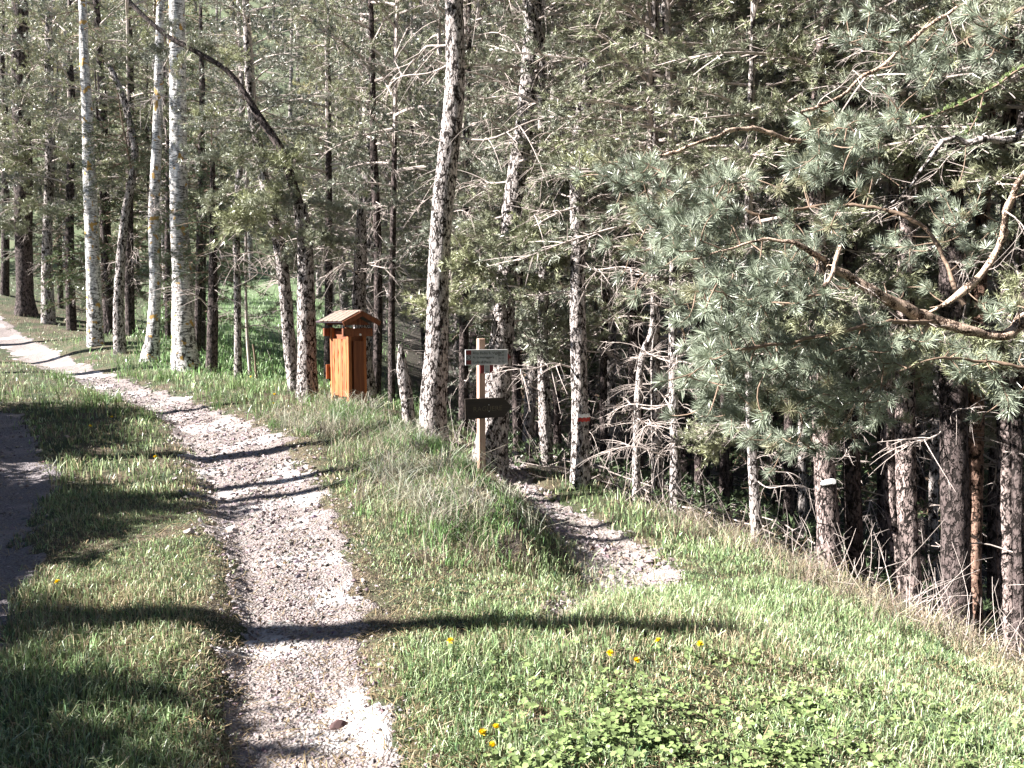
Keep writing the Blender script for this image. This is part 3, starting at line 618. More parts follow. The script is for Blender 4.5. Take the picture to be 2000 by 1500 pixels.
# --- trees in view, one by one
T('pine_tree','tree','dark double-footed pine at the far end of the path, leftmost trunk in view',[(52,648,40),(48,560,30),(45,350,32),(40,100,28),(38,-60,24)],25,M_barkdark,crown=C0,top=13,nbr=8,crown_at=4.2,live=8,lrange=(2.6,5))
T('pine_tree','tree','slim grey pine next to the dark forked trunk at the far end of the path',[(95,642,26),(92,480,18),(98,300,16),(95,100,14)],24.5,M_bark,crown=C1,top=12,nbr=8,crown_at=4.2,live=8,lrange=(2.6,5))
T('birch_tree','tree','lichen-spotted orange and white birch, first birch beside the path bend',[(186,668,30),(183,560,26),(178,420,24),(172,250,20),(164,90,15),(160,-60,13)],19.5,M_birch,crown=B0,top=12,nbr=5,brange=(3,6),crown_at=7)
T('pine_tree','tree','grey pine standing just behind the orange-spotted birch',[(212,658,22),(210,560,20),(205,420,18),(200,200,15)],22.5,M_barkdark,crown=C2,top=13,nbr=6,crown_at=4.5,live=6,lrange=(2,5))
T('pine_tree','tree','crooked slender pine leaning between the two first birches',[(234,678,24),(232,580,18),(243,430,14),(260,340,13),(262,280,12),(240,190,11),(215,130,9)],18.6,M_bark,crown=S0,top=7,nbr=5,crown_at=4.0,cscale=.6,extend=False)
T('birch_tree','tree','slim white birch with a swept foot, middle birch of three',[(292,698,36),(299,650,24),(303,560,20),(300,430,19),(308,250,17),(312,60,14),(315,-60,12)],17.6,M_birch,crown=B0,top=12,nbr=4,brange=(3,6),crown_at=7)
T('birch_tree','tree','thickest white birch with a dark cracked foot beside the path',[(362,722,54),(358,650,42),(356,540,36),(350,430,33),(348,250,31),(346,60,28),(345,-60,26)],16.6,M_birch,crown=B0,top=13,nbr=4,brange=(3,7),crown_at=7.5,flare=.3)
T('pine_tree','tree','thin dark pine close behind the thickest birch',[(385,712,13),(388,560,12),(392,350,11),(395,180,10)],18.5,M_barkdark,crown=S1,top=9,nbr=8,crown_at=3.2,cscale=.6)
T('spruce_tree','tree','young spruce with a bare dark stem in front of the bright meadow',[(413,736,22),(416,600,18),(416,450,12),(415,300,8)],16.2,M_barkdark,crown=S0,top=5.6,nbr=4,brange=(.8,2),crown_at=1.9,cscale=.65,extend=False)
T('pine_tree','tree','thin reddish pine at the edge of the meadow opening',[(465,738,15),(464,600,13),(462,430,13),(470,300,11),(473,180,9)],16,M_bark,crown=C3,top=9,nbr=9,crown_at=4.6,cscale=.5)
T('tree_sapling','tree','bare pole-thin sapling in the meadow opening',[(489,730,7),(482,640,6),(480,520,5),(482,300,4)],16.5,M_twig,nbr=5,brange=(1.5,4),bl=(.2,.5),dead=True,near=False,flare=0)
T('wooden_stake','stake','short thin stake leaning in the grass before the meadow',[(501,728,5),(498,700,4),(494,672,4)],15.8,M_twigdark,nbr=0,dead=True,near=False,flare=0)
T('pine_tree','tree','slender pine leaning left, left of the wooden notice pillar',[(578,768,26),(566,680,24),(556,560,23),(545,480,22),(520,370,20),(500,260,17),(487,170,14)],13.2,M_bark,crown=C1,top=8.5,nbr=12,brange=(1.5,5),crown_at=4,cscale=.7,live=10,lrange=(2.4,4.5),ll=(.6,1.2))
T('pine_tree','tree','bent pine whose dark upper stem arches left, right beside the notice pillar',[(600,770,40),(600,690,34),(598,600,33),(597,500,30),(592,440,26),(585,400,24)],12.6,M_bark,nbr=7,brange=(2,3.4),crown=None,extend=False,top=6,live=9,lrange=(2.4,3.4),ll=(.5,1.0))
T('broken_pine','tree','pale snapped-off pine trunk rising behind the notice pillar',[(722,800,32),(712,700,30),(702,600,26),(704,500,24),(706,408,15)],13.6,M_bark,nbr=14,brange=(1.8,3.4),bl=(.5,1.4),dead=True,flare=.1)
T('pine_tree','tree','dark thin trunk just right of the snapped pine',[(735,800,18),(738,650,16),(738,480,15),(730,300,13)],15.5,M_barkdark,crown=C2,top=11,nbr=8,crown_at=4.8,cscale=.7)
T('tree_snag','tree stump','short splintered dead trunk leaning between notice pillar and big pine',[(803,850,24),(795,780,24),(786,720,22),(782,672,6)],11.4,M_bark,nbr=1,brange=(.5,1),bl=(.2,.3),dead=True)
T('pine_tree','tree','largest pine, pale cracked bark, just left of the signpost',[(850,893,62),(846,800,52),(852,690,44),(855,600,41),(858,500,40),(864,400,41),(875,300,40),(886,200,38),(889,90,36),(885,-40,34),(880,-160,32)],10.4,M_bark,crown=C0,top=13,nbr=20,brange=(2.6,7),bl=(.6,1.7),crown_at=7.2,cscale=1.5,flare=.12,live=3,lrange=(6,7),ll=(1,1.6))
T('pine_tree','tree','twisted pine standing directly behind the signpost',[(955,925,76),(965,820,56),(975,720,48),(985,600,42),(996,480,40),(1004,380,38),(1022,260,36),(1036,130,34),(1042,20,32),(1044,-120,30)],10.9,M_bark,crown=C1,top=12.5,nbr=20,brange=(2.4,7),bl=(.6,1.7),crown_at=7,cscale=1.5,flare=.1,live=18,lrange=(1.9,3.5),ll=(.6,1.2))
T('pine_tree','tree','slim pine between signpost and the paint-marked pine',[(1068,938,28),(1064,820,24),(1060,680,20),(1062,560,19),(1060,400,17)],11.8,M_bark,crown=C2,top=10,nbr=14,brange=(1,5),crown_at=4.2,cscale=.7,live=14,lrange=(1.6,4.4),ll=(.6,1.2))
MARKED, mrows = T('pine_tree','tree','pine with a white and red painted trail mark beside the side path',[(1135,952,46),(1134,880,36),(1133,800,32),(1130,700,31),(1128,600,30),(1129,480,29),(1128,330,28),(1140,200,27),(1148,100,26),(1150,-40,24)],10.3,M_bark,crown=C3,top=12,nbr=22,brange=(1.2,7),bl=(.5,1.4),crown_at=6.6,cscale=1.5,flare=.1,live=7,lrange=(3.2,4.4),ll=(.6,1.2))
T('pine_tree','tree','thin kinked pine on the grassy edge, first of three slim stems',[(1243,985,15),(1243,880,14),(1247,760,13),(1256,690,12),(1274,640,11),(1275,540,9),(1272,400,8)],9.8,M_bark,nbr=15,brange=(.5,4),bl=(.4,1.0),crown=C2,top=8,crown_at=3.6,cscale=.85)
T('pine_tree','tree','middle one of three slim pine stems on the grassy edge',[(1286,998,24),(1284,880,20),(1281,760,18),(1280,620,16),(1280,450,14)],9.9,M_bark,nbr=15,brange=(.5,4.5),bl=(.4,1.1),crown=C3,top=9,crown_at=3.9,cscale=.85)
T('pine_tree','tree','pale flaking slim pine, third of three stems on the grassy edge',[(1320,1008,24),(1319,880,19),(1316,780,17),(1314,640,15),(1314,480,12)],9.5,M_bark,nbr=20,brange=(.4,4.5),bl=(.4,1.2),crown=C0,top=9,crown_at=3.5,cscale=.95)
T('pine_tree','tree','shaggy young pine standing alone where the slope drops',[(1482,1068,24),(1474,980,20),(1468,880,17),(1464,780,15),(1462,650,12)],8.8,M_bark,nbr=14,brange=(.5,3.5),bl=(.3,.8),live=10,lrange=(1.2,3.5),ll=(.4,.8),crown=C1,top=8,crown_at=2.7,cscale=.8)
T('pine_tree','tree','pine with a pale sawn branch stub facing the path',[(1622,1118,48),(1618,1040,42),(1612,940,38),(1606,820,36),(1600,700,34),(1598,500,31),(1596,300,28)],8.8,M_barkbrown,nbr=6,brange=(1,5),crown=C2,top=12 ,crown_at=4.6,live=7,lrange=(2.2,4.8),ll=(.5,1.1)) 
T('pine_tree','tree','dark smooth pine just right of the one with the sawn stub',[(1680,1130,38),(1668,1050,32),(1664,920,30),(1662,760,28),(1660,500,26)],9.0,M_barkdark,nbr=6,brange=(1,5),crown=C3,top=11 ,crown_at=4.6,live=7,lrange=(2.2,4.8),ll=(.5,1.1)) 
T('pine_tree','tree','thinner stem of the crossing pair of pines on the slope',[(1762,1168,30),(1750,1060,26),(1738,940,24),(1736,800,23),(1738,600,20)],8.9,M_barkbrown,nbr=6,brange=(1,5),crown=C0,top=11 ,crown_at=4.6,live=7,lrange=(2.2,4.8),ll=(.5,1.1)) 
T('pine_tree','tree','thicker lit stem of the crossing pair of pines on the slope',[(1782,1178,40),(1776,1080,34),(1770,960,36),(1768,840,36),(1768,700,34),(1770,500,30)],8.6,M_barkbrown,nbr=6,brange=(1,5),crown=C1,top=12 ,crown_at=4.6,live=7,lrange=(2.2,4.8),ll=(.5,1.1)) 
T('pine_tree','tree','thickest dark trunk among the pines on the slope',[(1868,1225,58),(1866,1100,50),(1864,940,49),(1862,780,48),(1860,600,45),(1858,400,42)],8.4,M_barkdark,nbr=10,brange=(2,5),crown=C2,top=13,crown_at=4.9,live=7,lrange=(2.2,4.8),ll=(.5,1.1)) 
T('pine_tree','tree','reddish slim pine right of the thickest dark trunk',[(1903,1228,30),(1902,1100,27),(1904,960,27),(1906,820,27),(1910,600,25)],8.7,M_barkred,nbr=12,brange=(1,5),crown=C3,top=12,crown_at=4.9,live=7,lrange=(2.2,4.8),ll=(.5,1.1)) 
T('pine_tree','tree','pinkish pale pine near the right edge of the slope row',[(1966,1258,36),(1966,1150,30),(1964,1000,29),(1963,860,29),(1962,700,27)],8.4,M_barkbrown,nbr=12,brange=(1,5),crown=C0,top=12,crown_at=4.9,live=7,lrange=(2.2,4.8),ll=(.5,1.1)) 
T('pine_tree','tree','last thin pine of the slope row, beside the pinkish one',[(1992,1285,24),(1990,1150,20),(1988,1000,19),(1988,800,18)],8.2,M_barkdark,nbr=10,brange=(1,5),crown=C1,top=11,crown_at=4.9,live=7,lrange=(2.2,4.8),ll=(.5,1.1)) 
BT = [o for o in COL.objects if o.get('label', '').startswith('bent pine')][0]; bl_ = np.array(BT.location)
up = np.array([[*(pix(px, py, 12.6) - bl_), w / 2 / FPX * 12.6] for px, py, w in [(586,408,20),(572,360,18),(547,290,16),(505,225,13),(470,170,10),(440,135,9),(390,105,9),(320,65,8),(250,0,7),(215,-50,6)]])
obj('upper_trunk', trunk_mesh(up, M_barkdark, True, 9, 0), BT)
for q in range(16):
    i_ = rb.uniform(0, 8); p = up[int(i_)] * (1 - i_ % 1) + up[int(i_) + 1] * (i_ % 1); o = obj('bough', LIVE[rb.integers(8)], BT, tuple(p[:3])); s_ = rb.uniform(.35, .8); o.scale = (s_, s_, s_); o.rotation_euler = (rb.normal(0, .4), rb.normal(0, .4), rb.uniform(0, 6.28))
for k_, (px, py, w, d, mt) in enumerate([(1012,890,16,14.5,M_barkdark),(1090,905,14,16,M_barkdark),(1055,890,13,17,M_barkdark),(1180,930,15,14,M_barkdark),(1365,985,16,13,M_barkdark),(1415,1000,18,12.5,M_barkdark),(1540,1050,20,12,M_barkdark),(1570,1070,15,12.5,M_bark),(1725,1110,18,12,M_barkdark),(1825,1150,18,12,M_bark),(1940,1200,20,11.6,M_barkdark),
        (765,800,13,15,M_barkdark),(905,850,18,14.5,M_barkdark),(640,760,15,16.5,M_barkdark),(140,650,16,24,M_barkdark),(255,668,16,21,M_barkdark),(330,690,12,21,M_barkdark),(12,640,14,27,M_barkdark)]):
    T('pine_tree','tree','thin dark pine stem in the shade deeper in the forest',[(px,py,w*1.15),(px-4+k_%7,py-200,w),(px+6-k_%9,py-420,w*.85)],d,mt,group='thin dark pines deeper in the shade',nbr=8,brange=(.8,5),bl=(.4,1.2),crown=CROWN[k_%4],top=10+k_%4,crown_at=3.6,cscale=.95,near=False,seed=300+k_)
# painted trail mark and the sawn stub
def blaze(root, rows, z0, z1, mat, lab, a0, a1):
    m = MB(); zz = np.linspace(z0, z1, 6); aa = np.linspace(a0, a1, 14); V = []
    for z in zz:
        p = [np.interp(z, rows[:, 2], rows[:, c]) for c in range(4)]
        for a in aa:
            r = p[3] * 1.07 + .012 + .003 * math.sin(a * 9 + z * 60); e = .006 * math.sin(a * 14)
            V.append((p[0] + r * math.cos(a), p[1] + r * math.sin(a), z + e))
    i = (np.arange(5)[:, None] * 14 + np.arange(13)[None]).ravel(); m.add(V, np.stack([i, i+1, i+15, i+14], -1))
    tag(obj('paint_mark', m.build('paint_mark', mat, True), root), lab)
M_wpaint = plain('white_paint', (.78, .77, .76), .6, .12, 30); M_rpaint = plain('red_paint', (.42, .03, .02), .6, .3, 50)
zb = 1.6 - (822 - 620) / FPX * 10.3 - float(MARKED.location[2])
blaze(MARKED, mrows, zb - .0, zb + .05, M_rpaint, 'red stripe of the painted trail mark', -1.9, -.25)
blaze(MARKED, mrows, zb + .052, zb + .10, M_wpaint, 'white stripe of the painted trail mark', -1.9, -.25)
stubtree = [o for o in COL.objects if o.get('label', '').startswith('pine with a pale sawn')][0]
sp_ = pix(1600, 945, 8.8) - np.array(stubtree.location); e_ = pix(1628, 940, 8.55) - np.array(stubtree.location)
m = MB(); m.tube(np.array([sp_, sp_ * .5 + e_ * .5, e_]), [.035, .034, .032], 10); obj('branch_stub', m.build('branch_stub', M_wpaint, True), stubtree)

# --- the rest of the forest: copies of whole trees
def proto(name, label, cat, group, crown, h, r, mat, cz, cs=1.0, twigs=8, seed=0):
    rng = np.random.default_rng(seed); root = thing(name, (0, 0, 0), label, cat, group)
    bx, by = rng.normal(0, .25, 2)
    rows = np.array([(0,0,-.8,r),(0,0,0,r),(bx*.3,by*.3,h*.3,r*.85),(bx,by,h*.65,r*.55),(bx*.6,by*.6,h,.02)])
    obj('trunk', trunk_mesh(rows, mat, False, seed, .1), root)
    for q in range(twigs):
        z = rng.uniform(.8, cz + 1); o = obj('dead_branch', DEAD[rng.integers(14)], root, (bx * z / h, by * z / h, z)); s = rng.uniform(.6, 1.5); o.rotation_euler = (rng.normal(0, .5), rng.normal(0, .25), rng.uniform(0, 6.28)); o.scale = (s, s, s)
    o = obj('crown', crown, root, (bx * cz / h, by * cz / h, cz)); o.scale = (cs, cs, (h - cz) / 7.5)
    return root
def copy_tree(root, loc, rz, s, tilt=(0, 0)):
    r = root.copy(); COL.objects.link(r); r.location = loc; r.rotation_euler = (tilt[0], tilt[1], rz); r.scale = (s, s, s)
    for ch in root.children: c = ch.copy(); COL.objects.link(c); c.parent = r
    return r
GP = 'pines filling the forest behind the path'; LP = 'slender grey pine among many in the forest behind'
protos = [proto('pine_tree', LP, 'tree', GP, CROWN[i], 11 + i, .13 + .02 * i, (M_bark, M_barkdark)[i % 2], 2.3 + .35 * i, 1.2, 9, 40 + i) for i in range(4)]
LS = 'dark green spruce with low branches in the forest behind'; GS = 'spruces in the forest behind'
sproto = proto('spruce_tree', LS, 'tree', GS, SCROWN[1], 9, .10, M_barkdark, 1.2, 1.1, 3, 60)
LF = 'olive green pine on the wooded hillside far behind'; GF = 'pines on the far hillside'
fprotos = [proto('hillside_pine', LF, 'tree', GF, FCROWN[i], 12 + i, .16, M_bark, 2.0, 1.15, 0, 70 + i) for i in range(3)]
rf = np.random.default_rng(8); used = {}
def place(P, x, y, s, rng):
    first = P.name not in used; used[P.name] = 1; loc = (x, y, float(H(x, y)) - .05); rz = rng.uniform(0, 6.28)
    if first:
        P.location = loc; P.rotation_euler = (0, 0, rz); P.scale = (s, s, s); return P
    return copy_tree(P, loc, rz, s, rng.normal(0, .025, 2))
pts = []
def ok(x, y, gap): return all((x - a)**2 + (y - b)**2 > gap**2 for a, b in pts)
tries = 0; cnt = 0
while cnt < 118 and tries < 9000:
    tries += 1; y = rf.uniform(13, 42); x = rf.uniform(-1, 1) * (y * .68 + 1.5); q = x / y
    if -.42 < q < -.225 and y > 12: continue                                  # the meadow opening
    if x < 0 and y < 17 + max(0, -x - 2) * 1.3: continue                       # keep the path clear
    if not ok(x, y, 1.5 + y * .03): continue
    pts.append((x, y)); cnt += 1
    place(sproto if rf.random() < (.6 if q > .22 else .14) else protos[rf.integers(4)], x, y, rf.uniform(.8, 1.2), rf)
for (px, d, s) in [(215, 22, .8), (305, 23, .9), (395, 19.5, .62), (120, 27, .9)]:
    w_ = pix(px, 640, d); place(sproto, w_[0], d, s, rf)
cnt = 0; pts = []; tries = 0
while cnt < 185 and tries < 9000:
    tries += 1; y = 46 + 95 * rf.random()**1.2; x = rf.uniform(-1, 1) * (y * .68 + 9)
    if not ok(x, y, 3.2): continue
    pts.append((x, y)); cnt += 1; place(fprotos[rf.integers(3)], x, y, rf.uniform(.85, 1.35), rf)

# --- trees beside the track, outside the picture, whose shadows fall across it
def shade_tree(x, y, h, r, lean=(0, 0), label='', crown=None, cz=0, cs=1):
    z = float(H(x, y)); root = thing('pine_tree' if crown else 'dead_pine', (x, y, z), label, 'tree')
    rows = np.array([(0,0,-.3,r*1.2),(0,0,0,r*1.1),(lean[0]*.5,lean[1]*.5,h*.5,r*.9),(lean[0],lean[1],h,r*(.45 if crown is None else .15))]); obj('trunk', trunk_mesh(rows, M_bark, False, int(y * 7) % 40), root)
    if crown: o = obj('crown', crown, root, (lean[0] * cz / h, lean[1] * cz / h, cz)); o.scale = (cs, cs, (h + .3 - cz) / 7.5)
def shadow_from(xt, yt, x0): return yt + (x0 - xt) * SUN_DIR[1] / SUN_DIR[0]
x0 = -9.
shade_tree(x0, 4.6 - 1.4 + .7, 6.5, .19, (0, -1.5), 'bare dead pine trunk left of the track, level with the viewer')
shade_tree(x0 - .6, 9.3 - .2 * 7, 6.6, .20, (0, -.2), 'bare dead pine trunk left of the track, beyond the spruces')
shade_tree(x0 - 2, 12.1 - .2 * 6, 4.6, .14, (0, 0), 'thin bare trunk left of the track where it bends')
shade_tree(x0 - 1, 8.35 - .2 * 10, 8.6, .12, (0, .1), 'pole-thin dead pine left of the track')
shade_tree(x0 - 1.5, 7.75 - .2 * 10, 8.8, .11, (0, -.1), 'second pole-thin dead pine left of the track')
for i, (x, y, h) in enumerate([(-6.9, .7, 3.9), (-7, 1.7, 3.7), (-7.1, 2.5, 3.35), (-7.2, 3.3, 3.0), (-7.4, 4.1, 2.85), (-7.3, 4.9, 2.7), (-7.6, 5.6, 2.75), (-7.8, 6.3, 2.35), (-9.2, 8.6, 2.7), (-9.6, 9.6, 2.8), (-9.9, 10.6, 2.8), (-6.9, -.3, 3.7)]):
    h = h * (.92 if y < 2.6 else .82 if y < 5.5 else 1.0 if y < 5.8 else .88)
    root = thing('shrub', (x, y, float(H(x, y))), 'leafy shrub in the thicket left of the track', 'shrub', 'shrubs left of the track')
    obj('trunk', trunk_mesh(np.array([(0,0,-.2,.05),(0,0,0,.04),(0,0,h*.5,.03),(0,0,h*.9,.01)]), M_barkdark, False, i), root)
    for q in range(2): o = obj('foliage', BUSH[q], root, (0, 0, .08)); o.scale = (.95, .95, h / 3.15); o.rotation_euler = (0, 0, i * 1.3 + q)
for i, (x, y, h, cz) in enumerate([(-15, 18, 12, 6), (-17, 21, 12, 5), (-13.5, 15.5, 11, 6.5)]):
    shade_tree(x, y, h, .17, (0, 0), 'tall pine left of the track, number %s in from its bend' % ('one two three four five six'.split()[i]), CROWN[i % 4], cz, 1.2)

for i, (x, y, s_) in enumerate([(-5, -7, 1.1), (0, -6, 1.2), (4.5, -7, 1.1), (8, -3, 1.1), (10, 1.5, 1.1), (-9.5, -9, 1.2), (2, -10, 1.3), (12, -7, 1.2), (13, 5, 1.1), (7.5, -9, 1.2), (-2.5, -10, 1.2), (10.5, 7.5, 1.0), (16, 9, 1.1), (-6, -4.5, 1.2), (-9.5, -5, 1.3), (-13, -7, 1.3), (-2.5, -4.5, 1.2), (-17, -9, 1.3), (2, -4.5, 1.1), (6.5, -4, 1.2)]):  # unseen pines added to cut the sky light and deepen the shade
    c_ = copy_tree(fprotos[i % 3], (x, y, float(H(x, y))), i * 1.7, s_); c_.name = 'pine_tree'; c_['label'] = 'broad pine added behind and beside the viewer to block sky light'; c_['group'] = 'pines added round the viewer to block sky light'

for i, (x, y, h, cz, cs) in enumerate([(-1.2, -2.6, 19, 10, 3.2), (3.6, -2.2, 19, 10, 3.2), (1.2, -1.2, 22, 12, 3.0), (7.2, .6, 20, 9, 2.8)]):  # unseen pines added overhead to block the zenith sky
    shade_tree(x, y, h, .3, (0, 0), 'tall high-crowned pine added over the viewer to block sky light, number %s' % ('one two three four'.split()[i]), FCROWN[i % 3], cz, cs * .8)

# ------------------------------------------------------------------ the big pine whose boughs hang in from the right
nearpine = thing('pine_tree', (5.3, 4.3, float(H(5.3, 4.3))), 'big pine whose long-needled boughs hang in over the slope', 'tree')
NL = np.array(nearpine.location)
def wp(px, py, d): return pix(px, py, d) - NL
trk = np.array([(0,0,-.3,.24),(0,0,0,.22),(-.05,0,2,.19),(0,.05,5,.15),(0,0,9,.04)]); obj('trunk', trunk_mesh(trk, M_barkred, True, 4), nearpine)
BOUGH = []
def bough(pts, w0, w1, mat=M_limb, kk=10, conn=None):
    P = np.array([wp(*p) for p in pts])
    if conn is not None: P = np.vstack([[0, 0, conn], P])
    C = spline(np.column_stack([P, np.linspace(0, 1, len(P))]), .035); t = np.linspace(0, 1, len(C)); C[:, :3] += .006 * np.stack([fbm(C[:, 0] * 9, C[:, 2] * 9, s=q) for q in (1, 2, 3)], -1)
    dm = np.array([p[2] for p in pts]).mean(); R = (w0 + (w1 - w0) * t) * (1 - .7 * sstep(.8, 1, t)) / 2 / FPX * dm
    m = MB(); C[:, :3] += np.stack([fbm(t * 14 * len(C) / 40, q * 3., s=q + 90) for q in (1, 2, 3)], -1) * .009; m.tube(C[:, :3], R * (1 + .2 * fbm(t * 40, 0, s=8)), kk)
    for q in range(len(C) // 5):
        i_ = rb.integers(2, len(C) - 2); d_ = unit(rb.normal(size=3)); l_ = rb.uniform(.02, .11); m.tube(np.array([C[i_, :3], C[i_, :3] + d_ * l_ * .5 + rb.normal(0, .006, 3), C[i_, :3] + d_ * l_]), [min(R[i_] * .4, .006), .0035, .002], 5)
    obj('bough', m.build('bough', mat, True), nearpine); BOUGH.append(C[::3, :3]); return C
bough([(2120,668,4.4),(1960,655,4.4),(1880,640,4.4),(1825,622,4.4),(1740,588,4.35),(1665,545,4.3),(1600,500,4.25),(1555,472,4.2),(1500,470,4.2),(1450,480,4.15),(1390,500,4.1)],46,13,conn=1.25)
bough([(2060,320,3.9),(2000,335,4.0),(1970,400,4.1),(1955,470,4.2),(1915,530,4.3),(1860,585,4.35),(1800,612,4.4)],11,16)
bough([(2080,262,4.6),(1990,268,4.6),(1900,275,4.6),(1850,272,4.6),(1800,335,4.55),(1750,388,4.5),(1700,418,4.5),(1660,440,4.5)],28,7,M_bark,conn=2.5)
bough([(1560,225,4.4),(1640,185,4.4),(1700,140,4.4),(1760,95,4.4),(1808,55,4.4),(1900,0,4.4),(2060,-60,4.4)],6,9,conn=None)
bough([(1637,485,4.2),(1622,540,4.1),(1582,580,4.0),(1530,598,4.0),(1470,594,3.95),(1430,585,3.95),(1400,560,3.9)],9,6)
bough([(1830,625,4.4),(1720,632,4.2),(1640,645,4.1),(1560,665,4.0),(1480,680,3.9),(1400,700,3.85),(1340,740,3.8)],10,5,M_twigdark,6)
bough([(1820,622,4.4),(1760,700,4.5),(1690,760,4.5),(1640,830,4.5),(1610,870,4.5)],9,4,M_limb,6)
bough([(1880,600,4.7),(1800,440,4.9),(1640,400,5),(1500,420,4.9),(1440,400,4.9),(1380,385,4.8),(1300,372,4.8)],9,4,M_twigdark,6)
bough([(1560,280,5.4),(1460,250,5.3),(1370,275,5.2),(1310,300,5.2),(1240,293,5.1)],10,5,M_limb,6)
bough([(2100,740,4.2),(2000,720,4.1),(1900,700,4.1),(1820,700,4.0),(1760,720,4.0)],9,4,M_twigdark,6)
bough([(2100,-40,4.2),(1990,20,4.2),(1920,60,4.2),(1860,90,4.2)],9,4,M_twigdark,6)
# tuft sites: (px, py, spread x, spread y, distance, count)
rn = np.random.default_rng(17)
SITES = [(1300,470,70,60,4.2,34),(1400,440,90,50,4.3,40),(1480,520,110,55,4.1,46),(1560,560,80,40,4.0,20),(1450,590,110,45,3.9,34),(1400,680,80,50,3.9,30),(1500,700,110,60,3.9,44),(1420,770,80,45,3.9,26),
 (1560,780,110,50,4.1,34),(1640,700,110,50,4.2,38),(1720,660,90,50,4.2,30),(1230,340,55,30,4.7,16),(1300,380,60,40,4.7,14),(1430,350,45,18,4.7,10),(1600,260,45,55,4.4,18),(1680,300,45,50,4.5,16),(1580,330,50,35,4.4,12),(1720,230,60,60,4.8,12),
 (1820,110,50,50,4.2,9),(1880,80,60,40,4.2,10),(1700,60,60,40,4.8,8),(1960,60,50,50,4.0,8),(1620,440,40,30,4.4,8),(1760,580,40,30,4.2,9),(1860,640,60,40,4.1,14),(1950,650,60,40,4.0,12),(1880,720,60,30,4.0,9),(1960,760,40,30,4.0,6),
 (1620,850,70,40,4.4,12),(1500,870,60,40,5.2,10),(1700,760,60,40,4.4,14),(1560,500,50,40,4.2,10),(1920,470,50,50,4.9,8),(1780,480,60,60,5.2,10),(1850,400,60,60,5.4,8)]
allB = np.vstack(BOUGH); NP, NA, NT = [], [], []; m = MB(); cand = []
MAINB = spline(np.array([wp(*p) for p in [(1960,655,4.4),(1880,640,4.4),(1825,622,4.4),(1740,588,4.35),(1665,545,4.3),(1600,500,4.25),(1555,472,4.2),(1500,470,4.2),(1450,480,4.15)]]), .05)
EYE = np.array([0, 0, 1.6]) - NL
def covers(p):
    '''a tuft sitting between the viewer and the thick bough'''
    v = unit(p - EYE); w_ = MAINB - EYE; along = w_ @ v; off = np.linalg.norm(w_ - along[:, None] * v, axis=1); i_ = off.argmin(); c1 = off[i_] < .10 and np.linalg.norm(p - EYE) < along[i_] + .05
    q = p - MAINB; al = q @ np.array(tosun); o2 = np.linalg.norm(q - al[:, None] * np.array(tosun), axis=1); return c1 or bool(((o2 < .09) & (al > 0) & (al < .9)).any())
for (px, py, sx, sy, d, cnt) in SITES:
    for q in range(int(cnt * 1.5)):
        p = wp(px + rn.normal(0, sx * .62), py + rn.normal(0, sy * .62), d + .2 + rn.normal(0, .2))
        if covers(p): continue
        cand.append((((allB - p)**2).sum(1).min(), tuple(p)))
cand.sort(); NET = [tuple(b) for b in allB]; NET = np.array(NET)
for d0, p in cand:
    p = np.array(p); dd = ((NET - p)**2).sum(1); b = NET[dd.argmin()]; far = p - b; L_ = np.linalg.norm(far)
    if L_ > .5: b = p - unit(far) * .3; far = p - b; L_ = .3
    mid = b + far * .5 + np.array([0, 0, -.1 * L_]) + rn.normal(0, .15 * L_, 3); s = np.linspace(0, 1, 6)[:, None]; Q = (1-s)**2 * b + 2*s*(1-s)*mid + s*s*p
    if L_ > .02: m.tube(Q, .0042 * (1 - s[:, 0] * .4), 4)
    NET = np.vstack([NET, [p], Q[2:5:2]])
    ax = unit(unit(far) * .6 + np.array([-.6, -.1, .15]) + rn.normal(0, .4, 3)); tl = rn.uniform(.03, .075); tone = np.array([1, 1, 1]) * rn.uniform(.55, 1.35) if rn.random() > .06 else np.array([1.15, 1.0, .85])
    for z in range(5): NP.append(p + ax * tl * (z / 4 - .6)); NA.append(ax); NT.append(tone)
    m.tube(np.array([p, p + ax * tl * .5]), [.003, .0025], 4)
NP, NA, NT = np.array(NP), np.array(NA), np.array(NT)
obj('twigs', m.build('twigs', M_twigdark, True), nearpine); nearpine.children[-1].name = 'twig_foliage'
V, F4, F3, c = needle_mesh(NP, NA, 21, .072, .0025, .012, (.35, 1.25), rn, NT, True); m = MB(); m.add(V, F4, 0, c); m.F3.append(F3); m.m3.append(np.zeros(len(F3)))
obj('needles', m.build('needles', M_needle_near), nearpine)
for q in range(34):   # dead twigs hanging from the boughs
    b = allB[rn.integers(len(allB))]; o = obj('dead_branch', DEAD[rn.integers(14)], nearpine, tuple(b)); s = rn.uniform(.18, .42); o.scale = (s, s, s); o.rotation_euler = (rn.normal(0, .8), rn.normal(.4, .7), rn.uniform(2, 5.5))
# upper crown outside the view
o = obj('crown', C1, nearpine, (0, 0, 5)); o.scale = (1, 1, .6)
